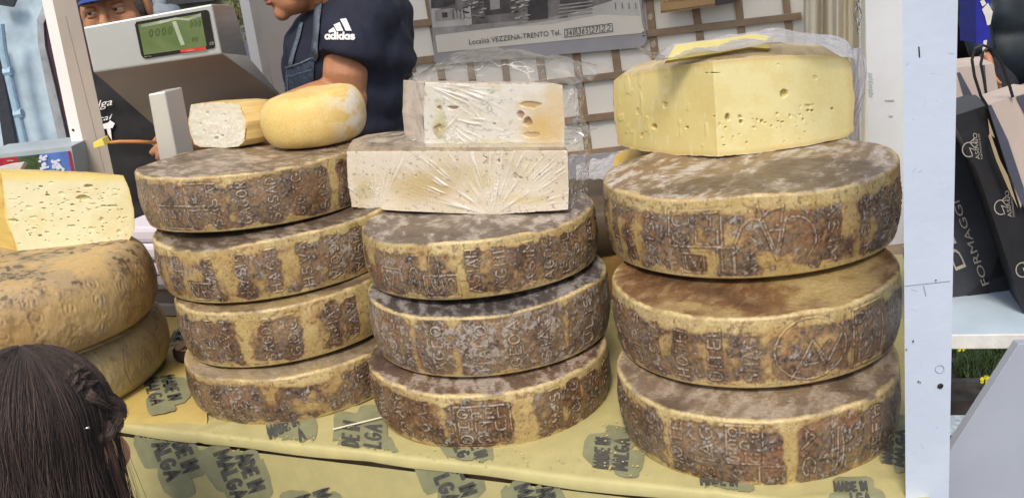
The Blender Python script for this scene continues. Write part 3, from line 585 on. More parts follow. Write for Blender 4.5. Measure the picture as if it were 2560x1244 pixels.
# ------------------------------------------------------------------ posts and boards of the stall
rsp = random.Random(31)
def post(name, top, bot, y, side, front, mF, mS, label, zb=0, leftside=True):
    """front face between pixel pairs top=(xl,xr)@py0, bot=(xl,xr)@py1, depth y, going back by vector side"""
    (xl, xr, ya), (xl2, xr2, yb) = top, bot
    A, B_ = PY(xl, ya, y), PY(xr, ya, y); C_, D_ = PY(xl2, yb, y), PY(xr2, yb, y)
    def ext(p, q, z): return p+(q-p)*((z-p[2])/(q[2]-p[2]))
    zt = 2.78; T1, T2 = ext(A, C_, zt), ext(B_, D_, zt); L1, L2 = ext(A, C_, zb), ext(B_, D_, zb); s = np.array(side, float)
    b = MB(); b.hexa([L1, L2, L2+s, L1+s, T1, T2, T2+s, T1+s], mF); return b
s_r = np.array([.0265, .06, 0])
b = post('stall_post', (2256, 2395, 0), (2264, 2372, 1244), .84, s_r, None, M_postsky, M_postside, '')
for px, py, r in ((2351, 964, .0030),): c = PY(px, py, .839); b.ell(c, (r, .0012, r*.9), M_black, n=12)
mk = mat('scratch_grey', (.30, .34, .38), .8, .2)
for x, y, r in ((2283, 852, .0009), (2296, 953, .0009), (2340, 700, .0007), (2266, 873, .0007), (2301, 955, .0006)): b.ell(PY(x, y, .8385), (r, .0008, r), M_black, n=8)
for a, c_ in (((2297, 117), (2299, 143)), ((2262, 714), (2375, 702)), ((2309, 714), (2315, 740))): b.tube([PY(*a, .8395), PY(*c_, .8395)], .0006 if a[1] < 200 else .0003, M_black if a[1] < 200 else mk, 5)
for _ in range(14):
    x, y = rsp.uniform(2272, 2370), rsp.uniform(20, 1230); an = rsp.uniform(0, 6.3); ln = rsp.uniform(2, 16)
    b.tube([PY(x, y, .8397), PY(x+ln*math.cos(an), y+ln*math.sin(an), .8397)], rsp.uniform(.00008, .00015), mk, 4)
ring = [PY(2349+11*math.cos(t), 922+10*math.sin(t), .8396) for t in np.linspace(0, 6.28, 16)]; b.tube(ring, .0004, mk, 4)
o = b.build('stall_post', bevel=.0015); tag(o, 'thick white corner post at the right front, blue sky light painted in, with a small screw hole', 'post')
# inner board behind the right stack
b = MB(); yb = 1.62
def bd(px, py, y=yb): return PY(px, py, y)
def extz(p, q, z): return p+(q-p)*((z-p[2])/(q[2]-p[2]))
a1, a2 = bd(2163, 0), bd(2172, 400); c1, c2 = bd(2262, 0), bd(2274, 400)
lo = ZT-.02; b.hexa([extz(a1, a2, lo), extz(c1, c2, lo), extz(c1, c2, lo)+V*.02, extz(a1, a2, lo)+V*.02, extz(a1, a2, 2.7), extz(c1, c2, 2.7), extz(c1, c2, 2.7)+V*.02, extz(a1, a2, 2.7)+V*.02], M_paintw)
for a, c_ in (((2213, 251), (2236, 251)), ((2222, 290), (2233, 290))): b.tube([PY(*a, yb-.002), PY(*c_, yb-.002)], .0007, mk, 5)
for k in range(9): b.tube([PY(2170+k % 3, 182+k*7, yb-.002), PY(2181+k % 4, 186+k*7, yb-.002)], .0006, mk, 4)
o = b.build('upright_board', bevel=.002); tag(o, 'plain white upright board with pencil marks, just left of the thick right post', 'board')
# back wall of the stall
D0 = 2.47; PW = V*D0; 
def on_wall(off=0.): return lambda px, py: PP(px, py, V*(D0-off)+np.array([0, 0, 0]), V)
def wallquad(pxs, off, th, m, b):
    p = [on_wall(off)(*q) for q in pxs]; b.prism(p, V*th, m)
def wext(px, py, dz, off): p = on_wall(off)(px, py).copy(); p[2] = dz; return p
b = MB(); L = on_wall()(930, 100); Rr = on_wall()(2160, 100)
b.hexa([(L[0], L[1], 0.75), (Rr[0], Rr[1], .75), (Rr[0]+V[0]*.02, Rr[1]+V[1]*.02, .75), (L[0]+V[0]*.02, L[1]+V[1]*.02, .75), (L[0], L[1], 2.4), (Rr[0], Rr[1], 2.4), (Rr[0]+V[0]*.02, Rr[1]+V[1]*.02, 2.4), (L[0]+V[0]*.02, L[1]+V[1]*.02, 2.4)], M_cream)
o = b.build('back_wall'); tag(o, 'cream board wall of the stall behind the trellis', 'wall'); 
# lower back wall: its shade painted as a separate lilac-grey panel
b = MB(); q = on_wall(.03); pts = [q(1300, 402), q(2180, 330), q(2180, 700), q(1300, 760)]; b.prism(pts, V*.02, mat('shaded_wall_board', (.40, .40, .44), .5, .04, 4)); o = b.build('low_shade_panel'); tag(o, 'added panel below the trellis between middle and right stacks, wall shade painted lilac-grey', 'panel')
# trellis: one thing
b = MB(); mt = mat('tan_lath', (.33, .235, .15), .65, .12, 25, .3, 60); mtw = mat('lath_worn_paint', (.62, .52, .38), .7, .2, 60)
def lath(p0, p1, w, off, rs=random.Random(2)):
    f = on_wall(off); p0 = np.array(p0, float); p1 = np.array(p1, float); n = np.array([p1[1]-p0[1], -(p1[0]-p0[0])]); n = n/np.linalg.norm(n)*w/2
    P4 = [f(*(p0-n)), f(*(p1-n)), f(*(p1+n)), f(*(p0+n))]; b.prism(P4, V*.007, mt)
    for k in range(2):
        t = rs.random()*.9; q = p0+(p1-p0)*t; l = (p1-p0)/np.linalg.norm(p1-p0)*rs.uniform(6, 16); g_ = on_wall(off+.0006); s_ = n*rs.uniform(.2, .8)
        b.poly([g_(*(q-s_)), g_(*(q+l*.6-n*.9)), g_(*(q+l)), g_(*(q+l*.4+s_)), g_(*(q-l*.3+n*.3))], mtw)
for xt, yt_, xb, yb_ in ((987, -20, 1030, 180), (1066, -20, 1104, 200), (1150, -20, 1185, 240), (1240, -20, 1292, 420), (1326, -20, 1385, 410), (1420, -20, 1472, 392), (1518, -20, 1570, 382), (1620, -20, 1662, 374), (1732, -20, 1790, 362), (1843, -20, 1880, 350), (1962, -20, 2000, 330)):
    lath((xt, yt_), (xb, yb_), 18.5 if xt > 1300 else 16, .008)
for (xa, ya), (xb_, yb_) in (((985, 66), (2005, -52)), ((990, 158), (2003, 40)), ((1010, 250), (2010, 134)), ((1200, 328), (2012, 232)), ((1280, 405), (2010, 322))):
    lath((xa, ya), (xb_, yb_), 17, .016)
o = b.build('trellis', bevel=.0008); tag(o, 'tan wooden trellis with square cells on the back wall', 'trellis')
# poster
po = empty('poster', on_wall(.02)(1340, 140), 'old black and white photo poster of a snowy stone house with phone number', 'poster'); 
f0 = on_wall(.022); b = MB(); msheet = mat('poster_grey', (.42, .41, .43), .35, .1, 6); mcream = mat('poster_cream', (.78, .74, .65), .4, .04, 8)
c8 = [(1062, -60), (1596, -60), (1612, 60), (1617, 100), (1612, 112), (1600, 119), (1098, 163), (1086, 155), (1080, 60)]
b.prism([f0(*q) for q in c8], V*.003, msheet); b.build('board', po)
b = MB(); f1 = on_wall(.0235)
b.poly([f1(*q) for q in ((1076, -58), (1590, -58), (1606, 62), (1612, 82), (1094, 132), (1084, 60))], mcream); b.build('print_ground', po)
b = MB(); mk1 = mat('print_dark', (.09, .08, .08), .5, .35, 18); mk2 = mat('print_mid', (.24, .22, .205), .5, .35, 14); mk3 = mat('print_snow', (.60, .58, .54), .5, .12, 10); mk4 = mat('print_soft', (.38, .36, .34), .5, .2, 20)
for lay, (pts, m_) in enumerate([
    ([(1076, -57), (1588, -57), (1600, 40), (1500, 36), (1380, 60), (1240, 70), (1085, 86), (1080, 60)], mk3),
    ([(1077, -57), (1525, -57), (1530, 2), (1400, 42), (1330, 50), (1180, 62), (1160, 30), (1078, 20)], mk2),
    ([(1080, 70), (1180, 62), (1330, 50), (1420, 36), (1420, 44), (1300, 62), (1150, 80), (1084, 88)], mk4),
    ([(1077, -57), (1140, -57), (1138, 10), (1112, 18), (1078, 22)], mk1), ([(1086, 26), (1135, 20), (1136, 48), (1090, 54)], mk4), ([(1104, 32), (1118, 31), (1119, 44), (1106, 45)], mk1),
    ([(1205, -50), (1272, -56), (1274, 32), (1212, 38)], mk1), ([(1222, -40), (1248, -42), (1250, 22), (1226, 26)], mk4), ([(1316, -50), (1366, -54), (1370, 46), (1320, 52)], mk1), ([(1396, -50), (1468, -56), (1470, 4), (1400, 10)], mk1),
    ([(1161, 18), (1176, 16), (1180, 60), (1168, 66), (1158, 46)], mk3)]):
    fl = on_wall(.0240+.0003*lay); b.poly([fl(*q) for q in pts], m_)
fl = on_wall(.029)
for i in range(7): x = 1132+i*4.5; ribbon(b, [(x, 24), (x+2, 46)], 1.6, mk3 if i % 2 else mk1, fl)
for k in range(4): ribbon(b, [(1398, 14+k*9), (1480, 4+k*9)], 3, mk4, fl)
for i in range(5): x = 1538+i*17; ribbon(b, [(x, 8), (x+1, 22)], 1.8, mk1, fl)
rs = random.Random(8)
for i in range(110):
    x = rs.uniform(1275, 1320) if i % 2 else rs.uniform(1150, 1210); y = rs.uniform(-50, 48); ribbon(b, [(x, y), (x+rs.uniform(4, 11), y-1)], rs.uniform(2, 4), rs.choice((mk4, mk1, mk3)), on_wall(.0275+.00005*(i % 8)))
b.build('photo_print', po)
b = MB(); mtxt = mat('print_text', (.07, .07, .08), .6, .1); f2 = on_wall(.0262)
put_font(b, 'Località VEZZENA-TRENTO Tel.', mtxt, (1172, 112), (1402, 87), 13.5, f2)
mi_ = mat('pen_ink', (.05, .05, .06), .5, .1)
for q in ([(1411, 74), (1530, 59), (1532, 79), (1412, 94), (1411, 74)], [(1441, 70), (1443, 90)], [(1474, 66), (1476, 86)], [(1499, 63), (1500, 83)]):
    for a, c_ in zip(q, q[1:]): ribbon(b, [a, c_], 1.5, mi_, f2)
for tx, x0, y0, l_ in (('340', 1415, 90, 24), ('365', 1446, 86, 25), ('27', 1479, 82, 17), ('22', 1504, 79, 23)): write(b, tx, (x0, y0), (1, -.12), (0.5, -14), 1.6, mi_, f2, .1, length=l_)
b.build('caption', po)
b = MB()
for q in ((1608, 80), (1609, 88)): b.ell(on_wall(.0245)(*q), .003, mat('rivet', (.6, .6, .6), .3, .05, metal=1), n=10)
b.build('rivet', po)
# brown box sign
b = MB(); f3 = on_wall(.075); pts = [f3(1648, -60), f3(1785, -60), f3(1788, 15), f3(1652, 34)]; mbx = mat('brown_card', (.42, .27, .12), .6, .08, 15); b.prism(pts, V*.05, mbx)
f4 = on_wall(.074); p4 = [f4(1790, -60), f4(1838, -60), f4(1840, 2), f4(1832, 8), f4(1789, 15)]; b.prism(p4, V*.045, mat('dark_card', (.06, .05, .05), .6, .1))
put_font(b, 'IL SAPORE DELLA', mat('gold_dark', (.13, .08, .04), .6, .1), (1659, 8), (1750, -3), 6, on_wall(.0765)); ribbon(b, [(1652, 30), (1787, 11)], 2, MATS['gold_dark'], on_wall(.0766))
o = b.build('display_box'); tag(o, 'small brown card box with dark end hung above the trellis', 'box')
# curtain
b = MB(); n1, n2 = 120, 20; Pg = np.zeros((n1, n2, 3)); fL = on_wall(.05)
for i in range(n1):
    for j in range(n2):
        s = i/(n1-1); t = j/(n2-1); px = 2008+175*s+8*t; py = -60+520*t; off = .03*math.sin(s*17+.5*math.sin(t*3))+.012*math.sin(s*41+t*2)
        Pg[i, j] = on_wall(.07+off)(px, py)
b.grid(Pg, mat('cream_cloth', (.66, .61, .49), .85, .05, 20, .2, 200)); o = b.build('curtain', smooth=True); s_ = o.modifiers.new('thick', 'SOLIDIFY'); s_.thickness = .002
tag(o, 'cream cloth curtain hanging in soft folds at the right end of the trellis', 'curtain')
b = MB(); mc = mat('chain_metal', (.75, .72, .66), .25, .05, metal=1)
yc_ = 1.75
for k in range(-1, 4):
    cx_, cy_ = 2144+k*.6, -22+k*29; hw = 7.5 if k % 2 == 0 else 2.2
    pts = [PY(cx_+hw*math.copysign(abs(math.cos(t))**.8, math.cos(t)), cy_+19*math.sin(t), yc_+.003*math.cos(t)*(k % 2)) for t in np.linspace(0, 2*math.pi, 21)]
    b.tube(pts, .0012, mc, 7)
o = b.build('chain', smooth=True); tag(o, 'short silver chain hanging in front of the cream curtain', 'chain')
# left post, panels
b = MB(); yl = 2.02
def P2(px, py): return PY(px, py, yl)
A0, A1 = P2(104, 0), P2(192, 420); B0, B1 = P2(131, 0), P2(222, 420); C0, C1 = P2(190, 0), P2(281, 420)
zt_, zb_ = 2.8, .0
def col4(p, q, r, s, m, d):
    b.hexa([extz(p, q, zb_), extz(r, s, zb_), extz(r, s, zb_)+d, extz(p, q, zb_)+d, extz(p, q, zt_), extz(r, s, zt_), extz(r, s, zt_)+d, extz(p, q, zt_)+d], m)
col4(A0, A1, B0, B1, mat('lit_white', (.82, .82, .80), .5, .03, 8), np.array([0, .05, 0])); col4(B0, B1, C0, C1, mat('post_shade_beige', (.38, .335, .29), .55, .05, 6), np.array([-.019, .04, 0]))  # beige face carries the shade of the inner side in its colour
b.ell(P2(183, 325)-np.array([0, .001, 0]), (.0028, .001, .0028), M_black, n=10)
b.tube([P2(164, 40)-np.array([0, 0.0005, 0]), P2(262, 430)-np.array([0, 0.0005, 0])], .0006, mat('seam_dark', (.3, .26, .23), .7, .1), 4)
o = b.build('stall_post', bevel=.001); tag(o, 'white left corner post of the stall beside the capped man, shaded side painted beige', 'post')
yl = 3.0; b = MB()
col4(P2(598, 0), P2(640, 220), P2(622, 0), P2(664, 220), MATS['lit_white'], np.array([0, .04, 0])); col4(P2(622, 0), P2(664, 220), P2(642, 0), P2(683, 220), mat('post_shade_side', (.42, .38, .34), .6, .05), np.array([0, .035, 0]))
o = b.build('stall_post', bevel=.001); tag(o, 'slim rear post of the stall, between the gold garland and the beige panel', 'post')
yl = 3.0; b = MB(); col4(P2(640, 0), P2(684, 220), P2(1010, 0), P2(1050, 220), M_beige, np.array([0, .02, 0])); o = b.build('side_panel'); tag(o, 'plain beige panel behind the man in the navy shirt', 'panel')
# gold garland
b = MB(); rs = random.Random(3); mgd = mat('gold_foil', (.75, .55, .12), .2, .4, 30, metal=.8); mgk = mat('green_foil', (.12, .12, .04), .4, .4)
for i in range(260):
    t = rs.random(); c = PY(582+26*t*1.0+rs.uniform(-9, 9), -10+120*t+rs.uniform(-3, 3), 3.4); a = np.array([rs.uniform(-1, 1) for _ in range(3)]); a /= np.linalg.norm(a); d = np.cross(a, [rs.uniform(-1, 1) for _ in range(3)]); d /= np.linalg.norm(d)+1e-6
    b.add([c, c+a*.018+d*.004, c+a*.03], [(0, 1, 2)], mgd if rs.random() < .65 else mgk)
o = b.build('tinsel_garland'); tag(o, 'strip of gold and green foil garland hanging behind the scale', 'garland')
# things seen above the scale: grey jacket rail and dark awning edge
b = MB(); b.prism([PY(x, y, 4.6) for x, y in ((418, -40), (560, -40), (600, 14), (600, 60), (420, 60))], (0, .1, 0), mat('dull_green_board', (.20, .22, .12), .8, .4, 6)); b.prism([PY(x, y, 4.55) for x, y in ((412, -40), (536, -40), (534, 2), (420, 14))], (0, .02, 0), mat('dark_awning', (.05, .055, .06), .7, .2)); o = b.build('awning'); tag(o, 'dark awning edge over a dull green board above the scale', 'awning')
b = MB(); b.tube([PY(416, 10, 4.4), PY(414, 30, 4.4), PY(420, 60, 4.4)], [.05, .07, .08], mat('grey_coat', (.22, .26, .30), .8, .1), 10); b.tube([PY(385, 14, 4.4), PY(416, 4, 4.4)], .03, MATS['grey_coat'], 8); o = b.build('hanging_coat', smooth=True); tag(o, 'grey coat hanging outside behind the scale', 'coat')
# ------------------------------------------------------------------ right side: shelf, sign board, bags, street people
ys_ = 1.05; zs = PY(2380, 834, ys_)[2]; b = MB(); FL, FR = PZ(2340, 835, zs), PZ(2640, 832, zs)
M_shelf = mat('shelf_paint', (.50, .62, .74), .5, .08, 14, .2, 60); M_shelfe = mat('shelf_edge', (.74, .75, .72), .6, .12, 30, .3, 60)
dd = np.array([.10, .33, 0]); th = Z*.018
b.hexa([FL-th, FR-th, FR-th+dd, FL-th+dd, FL, FR, FR+dd, FL+dd], M_shelf); ed = np.array([0, -.003, 0])
b.hexa([FL-th+ed, FR-th+ed, FR-th, FL-th, FL+ed, FR+ed, FR, FL], M_shelfe); o = b.build('shelf', bevel=.001); tag(o, 'pale blue outer shelf carrying the black paper bags', 'shelf')
b = MB(); yd = .97
pts = [PY(x, y, yd) for x, y in ((2548, 858), (2720, 858), (2720, 1400), (2300, 1400), (2290, 1310), (2376, 1125))]; b.prism(pts, (0.0, .012, 0), mat('sign_back', (.38, .42, .50), .5, .05, 8)); o = b.build('slanted_board', bevel=.001); tag(o, 'grey slanted board leaning under the shelf at the bottom right', 'board')
def bag(name, label, q, yF, dep, m, deco):
    """q: four front corners TL TR BR BL in pixels at depth yF"""
    root = MB(); TL, TR, BR, BL = [PY(x, y, yF) for x, y in q]; d = np.array(dep, float)
    return TL, TR, BR, BL, d
M_bagk = mat('bag_black', (.020, .020, .024), .45, .15, 30, .3, 60); M_bagg = mat('bag_greyblack', (.042, .045, .055), .5, .2, 12, .3, 50); M_bagc = mat('bag_cream', (.50, .42, .37), .6, .06, 20); M_bagi = mat('bag_inside', (.38, .30, .18), .7, .1); M_bagw = mat('bag_print', (.42, .39, .34), .5, .1); M_bagn = mat('bag_navy', (.07, .075, .11), .6, .1)
def bagbuild(nm, label, poly, y, d, m_front, extra, m_side=None, strips=None):
    b = MB(); P_ = [PY(x, yy, y) for x, yy in poly]; b.prism(P_, d, m_front, m_side or m_front)
    for k, (pl, m_) in enumerate(extra): b.poly([PY(x, yy, y-.0008-.0004*k) for x, yy in pl], m_)
    return b
# back bag (cream with navy stripes)
BG = 'paper carrier bags on the outer shelf'
b = bagbuild('paper_bag', '', ((2370, 172), (2484, 160), (2500, 250), (2500, 600), (2370, 640)), 1.30, (.02, .08, 0), M_bagc, [([(2392, 182), (2400, 181), (2440, 255), (2415, 262)], M_bagn), ([(2455, 163), (2462, 163), (2470, 250), (2464, 251)], M_bagn)])
o = b.build('paper_bag'); tag(o, 'small cream paper bag with dark stripes behind the open black bag', 'bag', BG)
# middle bag: grey black with FORMAGGI
yb2 = 1.16; b = bagbuild('paper_bag', '', ((2372, 290), (2450, 268), (2500, 420), (2560, 640), (2600, 800), (2480, 782), (2376, 768)), yb2, (.03, .09, 0), M_bagg, [])
fb = lambda px, py: PY(px, py, yb2-.002)
put_font(b, 'FORMAGGI', M_bagw, (2474, 712), (2398, 500), 19, fb); put_font(b, 'DEI', M_bagw, (2418, 672), (2372, 560), 30, fb)
for a in (((2474, 700), (2495, 640), (2510, 690)), ((2390, 765), (2470, 690), (2480, 780))): b.poly([PY(x, y, yb2-.001-.0003*a[0][0]/2400) for x, y in a], M_bagk)
o = b.build('paper_bag'); tag(o, 'dark grey paper bag lettered FORMAGGI behind the right post', 'bag', BG)
# front black bag with emblem strip and cream side
yb3 = 1.08; bg3 = empty('paper_bag', PY(2480, 790, yb3), 'big open black paper bag with ASIAGO emblems and cream side panel', 'bag', BG)
b = MB(); P_ = [PY(x, y, yb3) for x, y in ((2378, 292), (2470, 262), (2660, 780), (2660, 784), (2560, 782), (2502, 600), (2444, 430))]; b.prism(P_, (.02, .07, 0), M_bagk)
P_ = [PY(x, y, yb3-.012) for x, y in ((2471, 262), (2560, 232), (2700, 250), (2700, 800), (2668, 790), (2560, 480), (2552, 520), (2520, 420))]; b.prism(P_, (0.02, .06, 0), M_bagc)
b.prism([PY(x, y, yb3+.085) for x, y in ((2430, 262), (2560, 210), (2700, 200), (2700, 300), (2450, 330))], (0, .002, 0), M_bagi)
b.poly([PY(x, y, yb3-.0135) for x, y in ((2470, 264), (2478, 262), (2520, 350), (2560, 470), (2560, 520), (2530, 450), (2500, 360))], M_bagn); b.poly([PY(x, y, yb3-.0137) for x, y in ((2540, 242), (2560, 236), (2640, 250), (2640, 330), (2570, 300))], M_bagn)
b.poly([PY(x, y, yb3-.0139) for x, y in ((2470, 296), (2487, 345), (2478, 338), (2500, 400), (2520, 440), (2545, 520), (2520, 470), (2490, 400), (2471, 340), (2474, 334))], M_bagi)
b.build('bag_body', bg3)
fb = lambda px, py: PY(px, py, yb3-.0016)
for cx_, cy_ in ((2428, 368), (2508, 512), (2562, 668)):
    b = MB(); g_ = lambda pts: [(cx_+x, cy_+y) for x, y in pts]
    ribbon(b, g_([(4, 22)]+[(-6+16*math.cos(t), 6+18*math.sin(t)) for t in np.linspace(1.2, 4.9, 12)]+[(8, -22)]), 2.6, M_bagw, fb)
    ribbon(b, g_([(4, 22), (-4, 2), (14, 8), (-2, -10), (14, -12)]), 2.4, M_bagw, fb)
    put_font(b, 'ASIAGO', M_bagw, (cx_+22, cy_+30), (cx_+14, cy_-36), 11, fb); put_font(b, 'FORMAGGIO DOP', M_bagw, (cx_+29, cy_+30), (cx_+21, cy_-34), 4.5, fb); b.build('emblem', bg3)
for pts in (((2470, 268), (2452, 240), (2436, 190), (2430, 150), (2437, 122), (2456, 113), (2480, 121), (2505, 160), (2524, 215), (2532, 243)), ((2468, 250), (2460, 200), (2452, 160), (2458, 130), (2470, 120))):
    b = MB(); sm = pts; b.tube([PY(x, y, yb3-.016+.0 if len(pts) > 6 else yb3+.06) for x, y in sm], .0016, M_black, 6); b.build('handle', bg3)
# passers-by far right, out in the street
# ------------------------------------------------------------------ cut cheeses
def resamp(p, n):
    p = np.array(p, float); d = np.r_[0, np.cumsum(np.hypot(*np.diff(p, axis=0).T))]; t = np.linspace(0, d[-1], n)
    return np.stack([np.interp(t, d, p[:, 0]), np.interp(t, d, p[:, 1])], -1)
def coons(Lc, Rc, Bc, Tc, N, M):
    """pixel-space patch; L and R run bottom to top, B and T left to right -> (N across, M up, 2)"""
    L, R_, B_, T = resamp(Lc, M), resamp(Rc, M), resamp(Bc, N), resamp(Tc, N); s = np.linspace(0, 1, N)[:, None, None]; t = np.linspace(0, 1, M)[None, :, None]
    return (1-s)*L[None]+s*R_[None]+(1-t)*B_[:, None]+t*T[:, None]-((1-s)*(1-t)*L[0]+s*(1-t)*R_[0]+(1-s)*t*L[-1]+s*t*R_[-1])
def rays(G): return RT*((G[..., 0]-1280)/F_PX)[..., None]-UP*((G[..., 1]-622)/F_PX)[..., None]+FW
def on_plane(G, p0, n): d = rays(G); return EYE+d*((np.dot(np.array(p0)-EYE, n))/(d@np.array(n)))[..., None]
def hole_field(G, holes, rnd=None, seed=0):
    X, Y = G[..., 0], G[..., 1]; w = 2.2*fbm(X*.09, Y*.09, 0*X+seed, seed, 3); w2 = 2.2*fbm(X*.09+9, Y*.09, 0*X+seed, seed+4, 3); D = np.zeros(X.shape); Mk = np.zeros(X.shape)
    for h_ in holes:
        x, y, rx, ry, dp = h_; q = np.sqrt(((X-x+w*min(1, rx/6))/rx)**2+((Y-y+w2*min(1, ry/6))/ry)**2); m = 1-ss(.72, 1.12, q); D = np.maximum(D, m*dp); Mk = np.maximum(Mk, m*min(1, dp/3.5))
    return D*.001, Mk
M_paste = rind_mat('cheese_paste', .42, .05, .12)
def cut_cheese(name, label, G, P, nrm, disp, col, back, steps, rcol, group=None, base=None, M=M_paste, seed=0, as_part=None, rrough=.5):
    """front grid (N,M), pushed in by disp along nrm, then the outline swept back: steps = (distance, side scale, height scale)"""
    N, Mm = P.shape[:2]; back = np.array(back, float); P = P-np.asarray(nrm)*disp[..., None]
    loc = base if base is not None else P.reshape(-1, 3).mean(0)*[1, 1, 0]+[0, 0, P[..., 2].min()]
    ring = [(i, 0) for i in range(N)]+[(N-1, j) for j in range(1, Mm)]+[(i, Mm-1) for i in range(N-2, -1, -1)]+[(0, j) for j in range(Mm-2, 0, -1)]
    rp = np.array([P[i, j] for i, j in ring]); c = rp.mean(0); zb = rp[:, 2].min(); lat = P[N-1, Mm//2]-P[0, Mm//2]; lat[2] = 0; lat /= np.linalg.norm(lat)
    Vs = [P.reshape(-1, 3)]; Cs = [col.reshape(-1, 3)]; K = len(ring); rings = []
    for k, (d, sx, sz) in enumerate(steps):
        r = rp-c; q = c+r+lat*((r@lat)*(sx-1))[:, None]; q[:, 2] = zb+(rp[:, 2]-zb)*sz if sz <= 1 else rp[:, 2]+(sz-1)*np.sign(rp[:, 2]-c[2])*.02
        q = q+back*d; nz = (.0008 if name != 'small_cheese' else .0002)*fbm(q[:, 0]*80, q[:, 1]*80, q[:, 2]*80, seed+3, 3); q = q+(r/np.linalg.norm(r, axis=1)[:, None])*nz[:, None]
        n_ = fbm(q[:, 0]*60, q[:, 1]*60, q[:, 2]*60, seed+5, 4); cc = mix(np.zeros((K, 3))+np.array(rcol[0]), rcol[1], ss(-.2, .6, n_)); Vs.append(q); Cs.append(cc); rings.append(q)
    Vs.append(rings[-1].mean(0)[None]); Cs.append(np.array([rcol[0]]))
    quads = [gq(N, Mm)]; b0 = N*Mm; idx = np.array([i*Mm+j for i, j in ring]); nxt = np.roll(np.arange(K), -1)
    quads.append(np.stack([idx, idx[nxt], b0+nxt, b0+np.arange(K)], -1))
    for k in range(len(steps)-1): a = b0+k*K; quads.append(np.stack([a+np.arange(K), a+nxt, a+K+nxt, a+K+np.arange(K)], -1))
    a = b0+(len(steps)-1)*K; tip = a+K; 
    o = np_mesh(name, np.concatenate(Vs), np.concatenate(quads)[:, ::-1], [M], col=np.clip(np.concatenate(Cs), .005, .92), loc=loc)
    me = o.data; bm = bmesh.new(); bm.from_mesh(me); bm.verts.ensure_lookup_table()
    for k in range(K):
        try: bm.faces.new([bm.verts[a+k], bm.verts[a+(k+1) % K], bm.verts[tip]])
        except ValueError: pass
    bm.to_mesh(me); bm.free(); 
    if label: tag(o, label, 'cheese', group)
    return o
def colour(G, c0, edge=None, seed=0):
    X, Y = G[..., 0], G[..., 1]; c = np.zeros(X.shape+(3,))+np.array(c0); n = fbm(X*.02, Y*.02, 0*X, seed, 4); n2 = fbm(X*.15, Y*.15, 0*X, seed+3, 4)
    c = mix(c, np.array(c0)*np.array((.93, .88, .74)), ss(-.4, .6, n)*.7); c = mix(c, np.array(c0)*1.05, ss(0, .7, n2)*.3); return c
def edge_tint(c, tint, N, M, w, amt=.6):
    i = np.minimum(np.arange(N), N-1-np.arange(N))[:, None]/w; j = np.minimum(np.arange(M), M-1-np.arange(M))[None]/w
    return mix(c, tint, (1-ss(0, 1, np.minimum(i, j)))*amt)
# --- holey half cheese, far left
zF = ZT+.105+.108
N, M_ = 300, 170
G = coons([(48, 636), (14, 545), (2, 432)], [(322, 602), (337, 572), (334, 520), (322, 470), (308, 438)], [(48, 636), (190, 620), (322, 602)], [(2, 432), (150, 432), (308, 438)], N, M_)
pA, pB = PZ(48, 636, zF), PZ(322, 602, zF); nn = np.cross(pB-pA, Z); nn /= np.linalg.norm(nn); 
if nn[1] > 0: nn = -nn
P = on_plane(G, pA, nn); s5 = 5.565
hl = [(1220, 695, 60, 25, 5), (1160, 860, 92, 35, 4), (565, 705, 30, 18, 3), (535, 735, 22, 8, 2), (665, 822, 30, 14, 5), (650, 790, 9, 25, 4), (855, 795, 44, 24, 1.2), (1095, 780, 28, 14, 3), (1345, 742, 12, 9, 3), (580, 930, 25, 9, 4), (610, 1008, 28, 11, 3), (400, 985, 42, 20, 1.2), (855, 1022, 20, 8, 3), (1010, 955, 27, 13, 3.5), (1010, 1045, 24, 11, 3), (210, 985, 9, 7, 2), (1440, 970, 42, 9, 5), (1560, 970, 85, 12, 3), (1290, 940, 55, 6, 2.5), (1360, 1000, 32, 14, 1.5), (470, 1130, 60, 15, 1.3), (205, 1175, 62, 24, 3), (230, 1183, 20, 10, 5), (855, 1158, 13, 11, 5), (958, 1132, 13, 11, 5), (1245, 1020, 32, 12, 1.5), (1440, 795, 22, 8, 2), (1420, 872, 15, 11, 3.5), (1380, 885, 12, 9, 2), (1600, 820, 42, 9, 1.2), (1585, 743, 26, 8, 1.2), (1420, 1160, 35, 30, 2), (1640, 1150, 22, 9, 2), (1665, 1125, 12, 9, 3), (1730, 1140, 22, 9, 2), (1690, 1020, 17, 9, 3), (1650, 1032, 13, 7, 2), (900, 875, 16, 9, 3), (940, 900, 32, 12, 1), (885, 925, 16, 9, 2.5), (815, 958, 22, 9, 2), (1085, 1180, 14, 9, 4), (980, 755, 24, 8, 1), (1190, 795, 32, 7, 1.5), (715, 645, 26, 12, 1.2), (375, 742, 12, 7, 3), (385, 665, 38, 6, 1.2), (170, 885, 60, 6, 1.2), (270, 852, 20, 6, 2), (300, 1045, 14, 16, 2), (735, 1090, 16, 10, 2.5), (1155, 1070, 14, 8, 2), (1530, 1035, 14, 16, 2), (600, 1165, 24, 12, 2), (1330, 620, 10, 6, 1)]
hl = [(x/s5, 340+y/s5, a/s5, b/s5, d) for x, y, a, b, d in hl]
s2 = 2.304; hl += [(x/s2, 360+y/s2, a/s2, b/s2, d) for x, y, a, b, d in [(230, 528, 11, 7, 4), (175, 525, 5, 5, 4), (275, 508, 17, 6, 2), (390, 550, 9, 4, 3), (590, 435, 11, 11, 2), (595, 478, 12, 5, 2.5), (685, 500, 14, 10, 1.5), (527, 485, 15, 7, 1.3), (410, 470, 26, 4, 3), (110, 575, 12, 4, 1.5), (340, 520, 6, 6, 1.5), (455, 528, 8, 4, 1.5), (250, 440, 9, 6, 2), (70, 440, 20, 9, 2), (160, 500, 8, 6, 2), (200, 485, 12, 6, 2), (628, 545, 5, 5, 2), (520, 515, 6, 5, 2)]]
